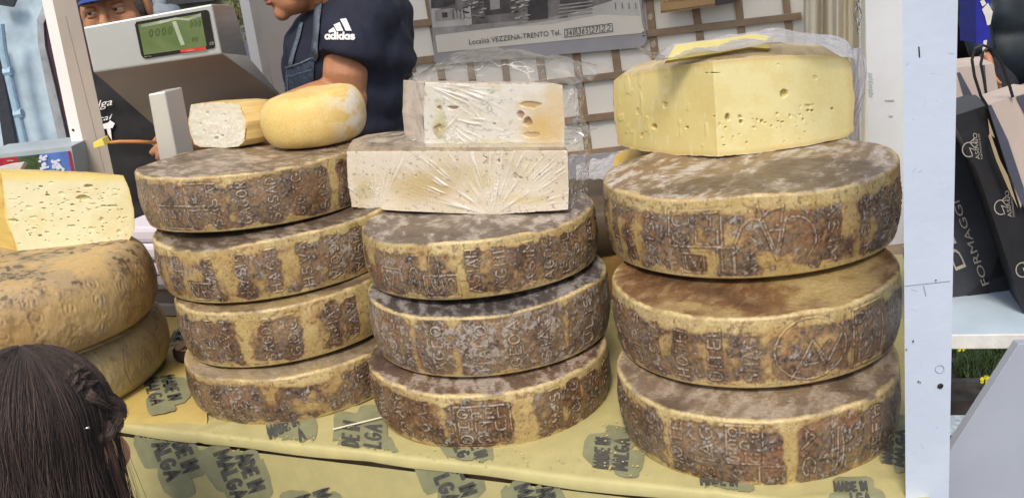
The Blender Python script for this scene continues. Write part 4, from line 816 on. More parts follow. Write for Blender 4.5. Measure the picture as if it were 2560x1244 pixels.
rs = random.Random(5); hl += [(rs.uniform(30, 320), rs.uniform(470, 605), rs.uniform(1, 3), rs.uniform(.8, 1.6), rs.uniform(1, 3)) for _ in range(70)]
D, Mk = hole_field(G, hl, seed=2); col = colour(G, (.76, .71, .46), seed=3); col = edge_tint(col, (.72, .57, .18), N, M_, 8, .7); col = mix(col, (.40, .32, .09), Mk*.62)
col = mix(col, (.80, .62, .16), (1-ss(438, 462, G[..., 1]+.0*G[..., 0]))*.7)
o = cut_cheese('cut_cheese', 'pale cheese half with many small holes on the far left wheels', G, P, nn, D-.0003*fbm(G[..., 0]*.03, G[..., 1]*.03, 0*D, 3, 3), col, (-.85, .75, 0), [(.0, 1.0, 1.0), (.002, 1.003, 1.002), (.04, 1.0, 1.0), (.09, .98, 1.0), (.13, .85, .99), (.155, .6, .96), (.165, .2, .9)], ((.76, .56, .15), (.66, .42, .10)), base=(pA+pB)/2, seed=4)
# --- big yellow cheese on the right stack
zR = CZ-.391+.0977-.001
N, M_ = 420, 190
seam = .437
G = coons([(1546, 362), (1537, 300), (1533, 240), (1535, 203)], [(2121, 342), (2134, 325), (2136, 240), (2126, 160), (2110, 140)], [(1546, 362), (1600, 376), (1680, 387), (1795, 391), (1900, 382), (2010, 366), (2121, 342)], [(1535, 203), (1550, 190), (1610, 178), (1700, 163), (1776, 153), (1900, 141), (2000, 138), (2110, 140)], N, M_)
a0, a1, a2 = PZ(1546, 362, zR), PZ(1795, 391, zR), PZ(2121, 342, zR)
a0 = a1+(a0-a1)*.75 if a0[1] > 1.42 else a0
nL = np.cross(a1-a0, Z); nL /= np.linalg.norm(nL); nL = -nL if nL[1] > 0 else nL; nR = np.cross(a2-a1, Z); nR /= np.linalg.norm(nR); nR = -nR if nR[1] > 0 else nR
PL, PR = on_plane(G, a1, nL), on_plane(G, a1, nR)
P = np.where((PL[..., 1] > PR[..., 1])[..., None], PL, PR); isL = PL[..., 1] > PR[..., 1]
nv_ = np.where(isL[..., None], nL, nR)
s8 = 2.9625; f8 = lambda L: [(1480+x/s8, y/s8, a/s8, b/s8, d) for x, y, a, b, d in L]
hl = f8([(1423, 693, 30, 31, 6), (1005, 865, 20, 28, 7), (1098, 862, 15, 15, 2.5), (1104, 900, 13, 16, 5), (1257, 898, 9, 16, 5), (540, 780, 20, 27, 2), (460, 940, 17, 21, 3.5), (335, 820, 12, 27, 1.2), (705, 945, 10, 10, 4), (1778, 808, 12, 12, 4), (1600, 785, 22, 14, 1.6), (1637, 780, 9, 9, 1.2), (1600, 820, 12, 9, 3.5), (1632, 822, 12, 9, 4), (1655, 580, 19, 19, 1), (1370, 840, 9, 9, 2.5), (1565, 890, 8, 13, 2.5), (990, 942, 8, 8, 3), (1145, 1055, 7, 9, 3), (980, 1075, 10, 5, 3), (1285, 910, 13, 11, 1.5), (1200, 945, 14, 12, 1.5), (1330, 935, 8, 10, 2), (1225, 890, 8, 14, 2), (1190, 885, 8, 8, 1.5), (1465, 860, 7, 16, 2), (1540, 850, 6, 10, 2), (1380, 898, 10, 6, 2.5), (1412, 903, 14, 6, 2.5), (945, 920, 13, 16, 1), (370, 1000, 10, 16, 1.5), (1545, 790, 6, 12, 1), (1575, 977, 6, 5, 2.5), (1090, 995, 8, 6, 1.5), (1045, 1012, 6, 5, 3), (970, 1022, 8, 8, 1.5), (1537, 1028, 5, 5, 2), (1425, 1048, 9, 5, 1.5), (900, 862, 8, 5, 3), (1380, 480, 10, 8, .8), (895, 541, 26, 4, 4), (930, 541, 22, 3, 3), (845, 541, 10, 4, 4)])
rs = random.Random(6); hl += [(1480+rs.uniform(1150, 1700)/s8, rs.uniform(820, 950)/s8, rs.uniform(.6, 1.8), rs.uniform(.6, 1.6), rs.uniform(.8, 2)) for _ in range(34)]
D, Mk = hole_field(G, hl, seed=7); X, Y = G[..., 0], G[..., 1]
tear = isL*(.00035*fbm(X*.04, Y*.010, 0*X, 8, 3)+.0007*ss(.45, .75, fbm(X*.06, Y*.022, 0*X, 9, 3)))+.00015*fbm(X*.02, Y*.02, 0*X, 10, 3)
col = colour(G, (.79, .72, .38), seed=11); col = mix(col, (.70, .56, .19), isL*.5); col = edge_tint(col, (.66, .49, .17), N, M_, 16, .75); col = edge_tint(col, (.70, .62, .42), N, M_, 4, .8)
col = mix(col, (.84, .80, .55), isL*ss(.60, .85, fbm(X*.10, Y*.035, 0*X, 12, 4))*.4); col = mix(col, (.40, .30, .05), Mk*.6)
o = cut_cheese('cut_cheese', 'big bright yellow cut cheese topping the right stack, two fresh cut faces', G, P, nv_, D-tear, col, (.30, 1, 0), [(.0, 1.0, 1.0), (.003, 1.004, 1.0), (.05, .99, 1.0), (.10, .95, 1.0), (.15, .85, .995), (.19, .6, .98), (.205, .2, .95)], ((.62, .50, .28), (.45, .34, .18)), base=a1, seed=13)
# --- wrapped blocks on the middle stack
def fan(G, fans, seed):
    X, Y = G[..., 0], G[..., 1]; F = np.zeros(X.shape)
    for cx_, cy_, a0, a1, fr, ln in fans:
        fr = fr*1.5
        th = np.degrees(np.arctan2(-(Y-cy_), X-cx_)); r = np.hypot(X-cx_, Y-cy_); m = ss(a0-4, a0+4, th)*(1-ss(a1-4, a1+4, th))
        v = vn(th*fr+.35*fbm(X*.03, Y*.03, 0*X, seed, 3), r*.012, 0*X, seed+int(cx_)); v = np.maximum(v, vn(th*fr*2.3, r*.02, 0*X+3, seed+9)*.85)
        F = np.maximum(F, ss(.34, .74, v)*m*(.35+.65*ss(-.3, .4, vn(X*.03, Y*.03, 0*X, seed+17)))*(1-ss(ln*.35, ln, r+25*vn(th*.3, 0*X, 0*X, seed+2)))*ss(2, 14, r))
    return F
M_film = film_mat('wrap_film', .025, .85, (.94, .90, .82), .14, .18, 16)
def wrap_front(parent, G, P, nrm, fans, seed, grow=1.0, off=.0016):
    F = fan(G, fans, seed); X, Y = G[..., 0], G[..., 1]; cr = np.clip(np.abs(fbm(X*.02, Y*.035, 0*X, seed+1, 4)), 0, 1); soft_ = ss(.03, .0, cr)*.30
    Q = P+nrm*(off+F*.0010+.0008*np.abs(fbm(X*.02, Y*.02, 0*X, seed+6, 3)))[..., None]
    return np_mesh('plastic_wrap', Q, gq(*G.shape[:2])[:, ::-1], [M_film], crease=np.clip(F+soft_, 0, 1), parent=parent)
zM = CZ-.4033+.0755-.002
def plane_from(q0, q1, z):
    a, b_ = PZ(*q0, z), PZ(*q1, z); n_ = np.cross(b_-a, Z); n_ /= np.linalg.norm(n_); return a, b_, (-n_ if n_[1] > 0 else n_)
# lower block
N, M_ = 330, 110
G = coons([(880, 517), (870, 450), (866, 379)], [(1420, 524), (1422, 450), (1418, 376)], [(880, 517), (1000, 527), (1200, 535), (1230, 536), (1420, 524)], [(866, 379), (1050, 377), (1250, 377), (1418, 376)], N, M_)
pA, pB, nM = plane_from((900, 523), (1419, 530), zM+.004); P = on_plane(G, (pA+pB)/2, nM); X, Y = G[..., 0], G[..., 1]
col = colour(G, (.80, .73, .60), seed=21); w_ = fbm(X*.012, Y*.02, 0*X, 22, 4)
blob = lambda x, y, rx, ry: np.exp(-(((X-x+18*w_)/rx)**2+((Y-y+12*w_)/ry)**2)**1.6)
for q, c_, a_ in (((1060, 465, 75, 42), (.60, .46, .20), .9), ((1130, 420, 60, 22), (.62, .52, .30), .7), ((1190, 450, 40, 25), (.62, .54, .24), .6), ((920, 480, 22, 26), (.55, .47, .16), .7), ((1330, 505, 80, 14), (.68, .58, .30), .8), ((1280, 430, 25, 20), (.5, .42, .3), .3), ((1400, 450, 30, 80), (.74, .64, .50), .8)): col = mix(col, c_, blob(*q)*a_)
col = mix(col, (.22, .18, .13), ss(.62, .8, fbm(X*.12, Y*.14, 0*X, 23, 4))*.7); D, Mk = hole_field(G, [(1217, 395, 4, 3, 3), (1247, 403, 3, 5, 3), (1288, 440, 6, 9, 2), (1040, 440, 3, 4, 2), (1210, 392, 3, 2, 3), (1300, 445, 5, 3, 3)], seed=24); col = mix(col, (.12, .09, .05), Mk*.6)
low = cut_cheese('wrapped_cheese', 'lower long cheese block shrink-wrapped in creased plastic film', G, P, nM, D-.00025*fbm(X*.03, Y*.03, 0*X, 25, 3), col, (-.05, 1, 0), [(.0, 1.0, 1.0), (.002, 1.004, 1.0), (.06, 1.0, 1.0), (.10, .98, 1.0), (.14, .86, 1.0), (.17, .6, .99), (.18, .2, .98)], ((.40, .33, .24), (.24, .18, .13)), group='film-wrapped cut cheese blocks', base=(pA+pB)/2, seed=26)
wrap_front(low, G, P, nM, [(1232, 538, 8, 172, .55, 330), (945, 524, 60, 178, .5, 190), (1418, 384, 182, 245, .5, 110), (876, 392, -75, 0, .4, 90)], 31)
# upper block
N, M_ = 260, 130
zU = P[..., 2].max()-.003
G = coons([(1064, 374), (1058, 290), (1062, 206)], [(1411, 369), (1411, 290), (1406, 214)], [(1064, 374), (1230, 375), (1411, 369)], [(1062, 206), (1230, 209), (1396, 210), (1406, 214)], N, M_)
pU = PP(1230, 374, pA-nM*.022, nM); P = on_plane(G, pU, nM); zU = P[..., 2].min(); X, Y = G[..., 0], G[..., 1]
col = colour(G, (.80, .77, .69), seed=41); w_ = fbm(X*.02, Y*.03, 0*X, 42, 4); blob = lambda x, y, rx, ry: np.exp(-(((X-x+10*w_)/rx)**2+((Y-y+10*w_)/ry)**2)**2)
for q, c_, a_ in (((1360, 320, 62, 48), (.72, .52, .22), 1), ((1325, 262, 32, 12), (.70, .52, .24), .9), ((1390, 270, 30, 60), (.74, .58, .34), .9), ((1098, 312, 18, 34), (.52, .50, .18), .8), ((1098, 265, 12, 20), (.62, .60, .42), .8), ((1230, 362, 190, 12), (.68, .58, .34), .7)): col = mix(col, c_, blob(*q)*a_)
col = mix(col, (.30, .29, .27), ss(.35, .6, fbm(X*.10, Y*.12, 0*X, 43, 4))*(1-ss(1270, 1300, X))*.5); f6 = lambda L: [(850+x/2.704, 100+y/2.704, a/2.704, b/2.704, d) for x, y, a, b, d in L]
D, Mk = hole_field(G, f6([(1270, 553, 30, 30, 6), (1220, 503, 24, 28, 4), (1290, 440, 75, 22, 2), (765, 458, 34, 14, 4), (680, 585, 24, 20, 3), (650, 620, 20, 40, 2), (672, 462, 18, 16, 3), (1290, 640, 60, 20, 1.5), (1040, 570, 12, 10, 2)]), seed=44); col = mix(col, (.38, .20, .06), Mk*.75)
upb = cut_cheese('wrapped_cheese', 'upper cheese block loosely wrapped in shiny film with a baggy top', G, P, nM, D-.00025*fbm(X*.03, Y*.03, 0*X, 45, 3), col, (-.55, 1, 0), [(.0, 1.0, 1.0), (.002, 1.01, 1.0), (.02, 1.03, 1.0), (.04, 1.03, 1.0), (.06, 1.0, .995), (.08, .9, .98), (.095, .7, .9), (.10, .2, .85)], ((.58, .50, .42), (.42, .35, .29)), group='film-wrapped cut cheese blocks', base=pU, seed=46)
wrap_front(upb, G, P, nM, [(1064, 210, -80, 2, .22, 190), (1125, 212, -62, -8, .2, 190), (1102, 292, -48, 0, .2, 230), (1070, 368, 4, 60, .3, 120), (1068, 372, -4, 12, 1.2, 320)], 47)
# baggy film: a tented sheet over the block, with crumples
def film_sheet(parent, f, n1, n2, seed, crease_amt=.5, amp=.004, name='plastic_wrap'):
    s, t = np.meshgrid(np.linspace(0, 1, n1), np.linspace(0, 1, n2), indexing='ij'); Pq = f(s, t)
    a = fbm(s*5+t*2, t*2.6, 0*s, seed, 3); b_ = fbm(s*3+4, t*9+s*3, 0*s, seed+3, 3); cr = ss(.035, .0, np.abs(a))*.8+ss(.02, 0, np.abs(b_))*.5+.15*ss(.2, .9, b_)
    n_ = np.cross(np.gradient(Pq, axis=0), np.gradient(Pq, axis=1)); n_ /= np.linalg.norm(n_, axis=-1)[..., None]+1e-9
    Pq = Pq+n_*((np.abs(a)-.3)*amp)[..., None]
    return np_mesh(name, Pq, gq(n1, n2), [M_film], crease=np.clip(cr*crease_amt, 0, 1), parent=parent)
lat = pB-pA; lat /= np.linalg.norm(lat)
def dome(s, t):
    cl = PP(1012, 205, pU, nM); crr = PP(1424, 215, pU, nM); base = cl[None, None]*(1-s)[..., None]+crr[None, None]*s[..., None]
    z = .036*np.clip(np.sin(np.pi*np.clip(s, 0, 1)), 0, 1)**.55*np.clip(np.sin(np.pi*(.02+.9*t)), 0, 1)**.7*(1+.15*np.sin(s*5+1))
    o_ = base-nM*(.15*t-.002)[..., None]; o_[..., 2] += z-.001; return o_
film_sheet(upb, dome, 160, 80, 51, .65, .006)
def leftside(s, t):
    a = PP(1062, 206, pU, nM); b_ = PP(1064, 374, pU, nM); c1 = PP(1008, 196, pU, nM)-nM*.03; c2 = PP(1030, 372, pU, nM)-nM*.03
    return (a+nM*.002)[None, None]*((1-s)*(1-t))[..., None]+b_*((1-s)*t)[..., None]+(c1-lat*.003)*(s*(1-t))[..., None]+(c2-lat*.004)*(s*t)[..., None]+(-lat*.006)*np.sin(np.pi*s)[..., None]
film_sheet(upb, leftside, 60, 70, 52, 1.0, .005)
def rightside(s, t):
    a = PP(1409, 214, pU, nM); b_ = PP(1412, 368, pU, nM); sp = .013*(np.sin(np.pi*s)**.7+.3*np.sin(t*9))*(.5+.8*t)
    return a*(1-t)[..., None]+b_*t[..., None]-nM*(s*.05)[..., None]+lat*(sp+.002)[..., None]
film_sheet(upb, rightside, 50, 80, 53, 1.0, .007)
def lowtop(s, t):
    a = PP(880, 377, pA, nM); b_ = PP(1420, 374, pA, nM); o_ = a*(1-s)[..., None]+b_*s[..., None]-nM*(.13*t-.001)[..., None]+lat*(.02*t*(1-s))[..., None]; o_[..., 2] += .0055+.006*np.sin(np.pi*t)*(1-ss(.25, .4, s))+.002*(fbm(s*9, t*5, 0*s, 5, 3)); return o_
film_sheet(low, lowtop, 130, 40, 54, 1.0, .003)
def lowright(s, t):
    a = PP(1420, 376, pA, nM); b_ = PP(1423, 522, pA, nM); return a*(1-t)[..., None]+b_*t[..., None]-nM*(s*.06)[..., None]+lat*(.002+.009*np.sin(np.pi*s)**.6*(.8+.4*np.sin(t*7)))[..., None]
film_sheet(low, lowright, 50, 70, 55, 1.0, .006)
# --- small cheeses on the left stack
zS = CZ-.325+.0797-.0025
N, M_ = 110, 90
G = coons([(486, 360), (474, 330), (471, 300), (477, 262)], [(598, 366), (612, 350), (615, 305), (597, 258)], [(486, 360), (500, 367), (560, 370), (598, 366)], [(477, 262), (500, 259), (560, 256), (597, 258)], N, M_)
pa, pb, nS = plane_from((500, 367), (598, 367), zS); P = on_plane(G, pa, nS); X, Y = G[..., 0], G[..., 1]; f3 = lambda L: [(440+x/3.274, y/3.274, a/3.274, b/3.274, d) for x, y, a, b, d in L]
D, Mk = hole_field(G, f3([(325, 1130, 20, 16, 4), (378, 1108, 12, 10, 4), (230, 1075, 10, 14, 2), (200, 1015, 6, 14, 2), (405, 998, 8, 8, 2), (258, 925, 8, 14, 2.5), (390, 940, 16, 6, 2), (345, 1095, 20, 10, 1.5)]), seed=61); col = colour(G, (.88, .85, .74), seed=62); col = mix(col, (.42, .38, .22), Mk*.55); col = edge_tint(col, (.78, .66, .36), N, M_, 5, .7)
sm = cut_cheese('small_cheese', 'small half cheese with white cut face wrapped in film on the left stack', G, P, nS, D-.0006*fbm(X*.08, Y*.08, 0*X, 63, 4), col, -nS*.8+U*.62, [(.0, 1, 1), (.002, 1.02, 1.0), (.018, 1.05, 1.0), (.036, 1.0, .99), (.052, .85, .96), (.06, .55, .9)], ((.66, .48, .19), (.60, .42, .14)), base=pa, seed=64, group='small cheeses sitting on the left stack')
wrap_front(sm, G, P, nS, [(500, 262, -70, -20, .2, 60), (560, 365, 20, 150, .3, 90)], 65, off=.0012)
cc = PZ(784, 371, zS+.002); kk = PY(784, 304, cc[1]+.07); cc = np.array([kk[0], cc[1]+.078, zS-.001]); R_, hh = .0835, .082
a = np.linspace(0, 2*math.pi, 161)[:-1]; th = np.linspace(-math.pi/2, math.pi/2, 60)
rp_ = R_*(.50+.50*np.cos(th)**.62); zp = hh/2+hh/2*np.sign(np.sin(th))*np.abs(np.sin(th))**.95
rp_ = np.r_[0, rp_, rp_[-1]*.6, 0]; zp = np.r_[0, zp, zp[-1]+.001, zp[-1]+.0015]
A_, Rr = np.meshgrid(a, rp_); _, Zr = np.meshgrid(a, zp); X_, Y_ = Rr*np.cos(A_), Rr*np.sin(A_); Zr = Zr+.004*fbm(X_*20, Y_*20, Zr*10, 66, 3)*ss(0, hh, Zr)+X_*.035*ss(0, hh, Zr)
col = np.zeros(X_.shape+(3,))+np.array((.70, .50, .17)); n1 = fbm(X_*45, Y_*45, Zr*60, 67, 4); n2 = fbm(X_*18, Y_*18, Zr*18, 68, 4); col = mix(col, (.80, .64, .30), ss(-.3, .5, n2)*.6); col = mix(col, (.66, .52, .18), ss(.0, .6, n1)*.5)
wp = np.exp(-(((A_-(5.75))/.42)**2))*ss(-.35, .15, n1+.25*n2)*ss(.02, .2, 1-np.abs(Zr/hh-.45)*2+.2); col = mix(col, (.76, .72, .66), np.clip(wp, 0, 1)*.85)
sc_ = 1+.0035*n1[..., None]*0; P = np.stack([cc[0]+X_*(1+.01*n2), cc[1]+Y_*(1+.01*n2), cc[2]+Zr], -1)
o = np_mesh('small_cheese', P, gq(*A_.shape, wrap=True), [rind_mat('cheese_rind_soft')], col=np.clip(col, .01, .9), loc=cc); tag(o, 'small whole yellow cheese with rounded edge and whitish patch on the left stack', 'cheese', 'small cheeses sitting on the left stack')
# slice in a plastic sheet on the big yellow cheese
zt_ = PY(1776, 152, a1[1])[2]; sl = empty('cheese_slice', PZ(1760, 140, zt_), 'thin cheese slice in clear sheet lying on the big yellow cheese', 'cheese')
ysl = a1[1]+.01; b = MB(); q = [(1664, 152), (1688, 112), (1740, 104), (1800, 98), (1880, 84), (1935, 92), (1925, 122), (1876, 118), (1800, 132), (1720, 144)]
hz = lambda px, py: PY(px, py, ysl+(152-py)*.0012)
pts = [hz(*p) for p in q]; b.prism(pts, (0, .01, -.005), mat('slice_yellow', (.60, .53, .22), .45, .08, 30), mat('slice_edge', (.42, .32, .06), .5, .1)); b.build('slice', sl, bevel=.001)
def slf(s, t):
    x = 1640+500*s; y0 = np.interp(s, [0, .1, .3, .5, .62, .8, 1], [150, 140, 128, 118, 108, 116, 150]); yb = np.interp(s, [0, .1, .3, .5, .62, .8, .95, 1], [146, 104, 96, 76, 72, 82, 100, 140]); y = y0*(1-t)+yb*t+3*np.sin(s*22+t*4)
    G2 = np.stack([x, y], -1); d = rays(G2); yy = ysl-.006+.13*t+.01*np.sin(s*14); return EYE+d*(yy/d[..., 1])[..., None]
M_sheet = film_mat('cloudy_sheet', .50, .85, (.70, .69, .76), .25, .35, 22)
o2 = film_sheet(sl, slf, 110, 36, 71, .5, .004); o2.data.materials[0] = M_sheet; o2.name = 'plastic_sheet'
def slg(s, t):
    x = 1585+(1662-1585)*s; y = np.interp(s, [0, .5, 1], [112, 128, 140])+t*np.interp(s, [0, .5, 1], [3, 16, 12]); G2 = np.stack([x, y], -1); d = rays(G2); return EYE+d*((ysl+.02*t)/d[..., 1])[..., None]
o2 = film_sheet(sl, slg, 30, 12, 72, .4, .002); o2.data.materials[0] = M_sheet; o2.name = 'plastic_sheet'
def slh(s, t):
    x = 2120+36*s+10*np.sin(t*5); y = 120+230*t; G2 = np.stack([x, y], -1); d = rays(G2); return EYE+d*((ysl+.06+.03*s)/d[..., 1])[..., None]
o2 = film_sheet(sl, slh, 20, 60, 73, .4, .004); o2.data.materials[0] = M_sheet; o2.name = 'plastic_sheet'
# cheese wedge and film behind the right stack
b = MB(); q = [PY(x, y, 1.47) for x, y in ((1530, 430), (1600, 396), (1660, 388), (1700, 392), (1700, 430))]; b.prism(q, (.02, .12, 0), mat('wedge_yellow', (.76, .52, .10), .45, .1, 25)); o = b.build('cheese_wedge', bevel=.002); tag(o, 'orange-yellow wedge peeking out behind the whitish top of the right stack', 'cheese')
def fb_(s, t):
    x = 1440+160*s; y = np.interp(s, [0, .5, .8, 1], [408, 388, 372, 376])+t*np.interp(s, [0, .5, 1], [40, 60, 30]); d = rays(np.stack([x, y], -1)); return EYE+d*((1.66-.1*t)/d[..., 1])[..., None]
o = film_sheet(None, fb_, 40, 30, 74, .35, .006, 'plastic_bag'); o.data.materials[0] = M_sheet; tag(o, 'crumpled clear plastic bag lying behind between middle and right stacks', 'bag')
# wheel behind the gap, dark pot, brown crate
def lathe_obj(name, c, prof, m, label, cat, n=64): b = MB(); b.lathe(c, prof, m, n); o = b.build(name, smooth=True, loc=c); return tag(o, label, cat)
c = PY(1500, 690, 1.62); lathe_obj('cheese_round', (c[0], 1.62, c[2]-.02), [(0, 0), (.10, 0), (.118, .008), (.122, .04), (.122, .09), (.117, .105), (.105, .112), (0, .112)], mat('brown_rind', (.40, .24, .08), .5, .15, 12, .3, 60), 'plain ochre wheel seen in the gap between middle and right stacks', 'cheese')
c = PY(1500, 800, 1.62); lathe_obj('cheese_round', (c[0], 1.62, ZT+.075), [(0, 0), (.11, 0), (.128, .008), (.130, .04), (.128, .072), (.12, .08), (0, .08)], mat('dark_rind', (.12, .085, .055), .55, .2, 14, .3, 60), 'dark brown wheel low in the gap behind the right stack', 'cheese')
b = MB(); c = PY(1506, 850, 1.55); b.box((c[0]+.02, 1.60, ZT+.036), U*.12, V*.05, Z*.034, mat('crate_brown', (.13, .10, .08), .7, .2, 20)); o = b.build('crate', bevel=.003); tag(o, 'low brown crate on the counter behind the gap', 'crate')
c = PY(1499, 548, 1.75); lathe_obj('pot', (c[0], 1.80, c[2]-.01), [(0, 0), (.045, 0), (.052, .01), (.052, .03), (.045, .042), (0, .044)], M_black, 'round black lid showing in the gap beside the right stack', 'pot')
# paper napkins, tray, wooden ornament behind the left stacks
b = MB(); mn = mat('napkin_lilac', (.72, .68, .76), .8, .03, 20, .1, 80); q0 = PY(375, 700, 1.72); zz = ZT+.02
for k in range(3): b.box((q0[0]+.03+.006*math.sin(k*2.1), 1.80+.006*math.cos(k*3), q0[2]+.016+k*.032), U*(.085-.004*k), V*.07, Z*.0155, mn)
o = b.build('napkin_stack', bevel=.009); tag(o, 'stack of folded lilac-white napkins behind the far left cheeses', 'napkins')
tb = q0[2]; b = MB(); mgx = mat('tray_grey', (.40, .36, .38), .5, .08, 10); b.box((q0[0]+.06, 1.80, (tb-.012+ZT)/2), U*.15, V*.11, Z*((tb-.012-ZT)/2), mat('crate_dusk', (.24, .19, .18), .7, .1, 10)); b.box((q0[0]+.06, 1.80, tb-.006), U*.156, V*.115, Z*.0055, mgx); b.box((q0[0]+.06, 1.796, tb-.05), U*.154, V*.114, Z*.011, MATS['tray_grey']); o = b.build('tray_box', bevel=.002); tag(o, 'low grey wooden box carrying the napkin stack', 'box')
or_ = empty('log_ornament', PZ(470, 895, ZT), 'small cut log slice ornament with dark bark beside the left stack', 'ornament'); lo_ = PZ(470, 900, ZT+.004)+V*.02
b = MB(); b.lathe(lo_, [(.0, 0), (.030, 0), (.034, .006), (.034, .016), (.030, .020)], mat('bark', (.05, .035, .03), .9, .4, 80, .8, 150), 40); b.build('bark', or_, smooth=True)
b = MB(); b.lathe(lo_, [(.0300, .0195), (.029, .0205), (0, .0208)], mat('log_face', (.50, .31, .17), .6, .3, 60, .2, 100, col2=(.30, .16, .08), stretch=(1, 8, 1)), 40)
pz = lambda px, py: PZ(px, py, lo_[2]+.0212)
for k in range(4): ribbon(b, [(448+k*9, 876-k*3), (462+k*9, 866-k*3), (470+k*8, 872-k*3)], 3, M_black, pz)
b.build('face', or_); b = MB(); b.tube([lo_+V*.03+U*.0+Z*.015, lo_+V*.032+U*.004+Z*.09], [.018, .014], mat('pale_wood', (.55, .36, .18), .6, .15, 30, stretch=(1, 1, .2)), 12); b.build('stem', or_, smooth=True)
# printed carton far left
b = MB(); yk = 1.95; fk = lambda px, py: PY(px, py, yk)
b.prism([fk(-60, 392), fk(178, 366), fk(196, 470), (fk(196, 470)-[0, 0, .3]), fk(-60, 520)-[0, 0, .3], fk(-60, 500)], (0, .14, 0), mat('carton_grey', (.36, .42, .46), .6, .1, 10))
fd = lambda k: (lambda px, py: PY(px, py, yk-.0008-.0004*k)); rs = random.Random(9)
for k, (pts, m_) in enumerate([([(-60, 402), (170, 378), (186, 460), (-60, 500)], mat('carton_blue', (.10, .22, .62), .45, .35, 8)), ([(44, 392), (100, 386), (112, 470), (44, 480)], mat('carton_green', (.06, .12, .035), .5, .5, 40)), ([(-60, 402), (42, 391), (52, 440), (-60, 450)], mat('carton_red', (.42, .02, .03), .45, .1)), ([(169, 378), (176, 377), (192, 460), (184, 462)], mat('carton_red2', (.30, .02, .05), .45, .1)), ([(-60, 404), (2, 398), (12, 450), (-60, 450)], MATS['carton_red2'])]): b.poly([fd(k)(*q) for q in pts], m_)
mwc = mat('carton_white', (.62, .66, .80), .5, .1)
for (x, y, n_) in ((108, 400, 9), (140, 410, 16), (150, 425, 10), (112, 420, 8)):
    for _ in range(n_): a_ = x+rs.uniform(-9, 9); b_ = y+rs.uniform(-10, 10); b.poly([fd(6+_*.2)(a_+5*math.cos(t)*rs.uniform(.6, 1.3), b_+4*math.sin(t)*rs.uniform(.6, 1.3)) for t in (0, 1.2, 2.4, 3.6, 5)], mwc)
for i in range(3): ribbon(b, [(19+i*5, 402), (22+i*5, 401.5)], 3, M_bagw, fd(8))
o = b.build('printed_carton'); tag(o, 'carton printed with trees and blue sky beside the left post', 'carton')
b = MB(); b.prism([PY(x, y, 1.6) for x, y in ((-40, 425), (30, 408), (62, 404), (44, 434), (20, 432), (-40, 442))], (0, .01, -.004), mat('greaseproof', (.62, .60, .60), .5, .06, 30)); o = b.build('paper_scrap', bevel=.001); tag(o, 'crumpled white paper corner behind the holey cheese', 'paper')
c = PY(0, 585, 1.75); lathe_obj('cheese_round', (c[0]-.10, 1.75, c[2]-.03), [(0, 0), (.10, 0), (.115, .01), (.118, .03), (.112, .055), (0, .06)], mat('amber_rind', (.42, .18, .05), .4, .2, 20, .3, 60), 'amber rinded cheese just showing at the far left edge', 'cheese')
# ------------------------------------------------------------------ scale
sca = empty('weighing_scale', (PY(440, 300, 1.85)[0], 1.9, ZT), 'stainless shop scale with green display facing the customer', 'scale')
M_st = mat('brushed_steel', (.62, .60, .56), .34, .06, 6, .1, 200, metal=.75, stretch=(1, 1, 30)); M_stf = mat('steel_front', (.60, .62, .60), .38, .05, 5, .08, 150, metal=.45); M_stu = mat('steel_under', (.33, .29, .26), .5, .06, 6, .1, 200, metal=.5)
yA, yB = 1.80, 1.87
TL, TR, BR, BL = PY(208, 68, yA), PY(530, 10, yB), PY(555, 135, yB), PY(233, 182, yA)
K1, K2, K3, K4 = PY(585, 12, 2.0), PY(620, 140, 2.02), PY(705, 240, 2.06), PY(378, 307, 1.98); K0 = PY(250, 75, 1.95)
K5 = PY(720, 300, 2.06); K6 = PY(400, 345, 1.98); BK = [K1+[0, .05, 0], K3+[0, .06, 0], K5+[0, .06, 0]]
b = MB(); b.add([TL, TR, BR, BL], [(0, 3, 2, 1)], M_stf); b.add([TL, TR, K1, K0], [(0, 1, 2, 3)], M_stf); b.add([BL, BR, K3, K4], [(0, 1, 2, 3)], M_stu); b.add([TR, BR, K3, K2, K1], [(0, 1, 4), (1, 3, 4), (1, 2, 3)], M_st)
b.add([TL, BL, K4, K0], [(0, 1, 2, 3)], M_stu); b.add([K4, K3, K5, K6], [(0, 1, 2, 3)], M_stu); b.add([K0, K1, K2, K3, K5, K6, K4], [(0, 1, 2), (0, 2, 3, 6), (6, 3, 4, 5)], M_stu); b.build('housing', sca, bevel=.003)
nF = np.cross(TR-TL, BL-TL); nF /= np.linalg.norm(nF); nF = -nF if nF[1] > 0 else nF; fs = lambda k: (lambda px, py: PP(px, py, TL+nF*(.0008+.0005*k), nF))
b = MB(); M_dk = mat('display_black', (.02, .02, .022), .15, .1, coat=.5); bez = [(337, 62), (341, 55), (515, 25), (522, 28), (538, 115), (535, 121), (366, 147), (358, 145), (353, 138)]; b.prism([fs(4)(*q) for q in bez], -nF*.0018, M_dk); b.build('bezel', sca)
b = MB(); mg_ = mat('lcd_green', (.10, .165, .05), .2, .35, 22, col2=(.17, .22, .10), coat=.3); b.poly([fs(6)(*q) for q in ((345, 62), (502, 34), (517, 116), (360, 138))], mg_)
ml = mat('lcd_digits', (.085, .14, .04), .3, .1); mlw = mat('lcd_pale', (.40, .46, .34), .2, .2); b.poly([fs(7)(*q) for q in ((352, 62), (440, 44), (470, 46), (502, 33), (503, 42), (470, 52), (440, 50), (400, 60), (353, 70))], mlw); b.poly([fs(7)(*q) for q in ((430, 55), (440, 53), (462, 112), (452, 114))], mlw)
write(b, '000', (474, 68), (1, -.12), (1, -15), 1.6, ml, fs(8), .15, length=28); write(b, '00', (480, 104), (1, -.12), (1, -10), 1.4, ml, fs(8), .15, length=14); write(b, '0000', (372, 92), (1, -.15), (2, -18), 2, ml, fs(8), .2, length=58)
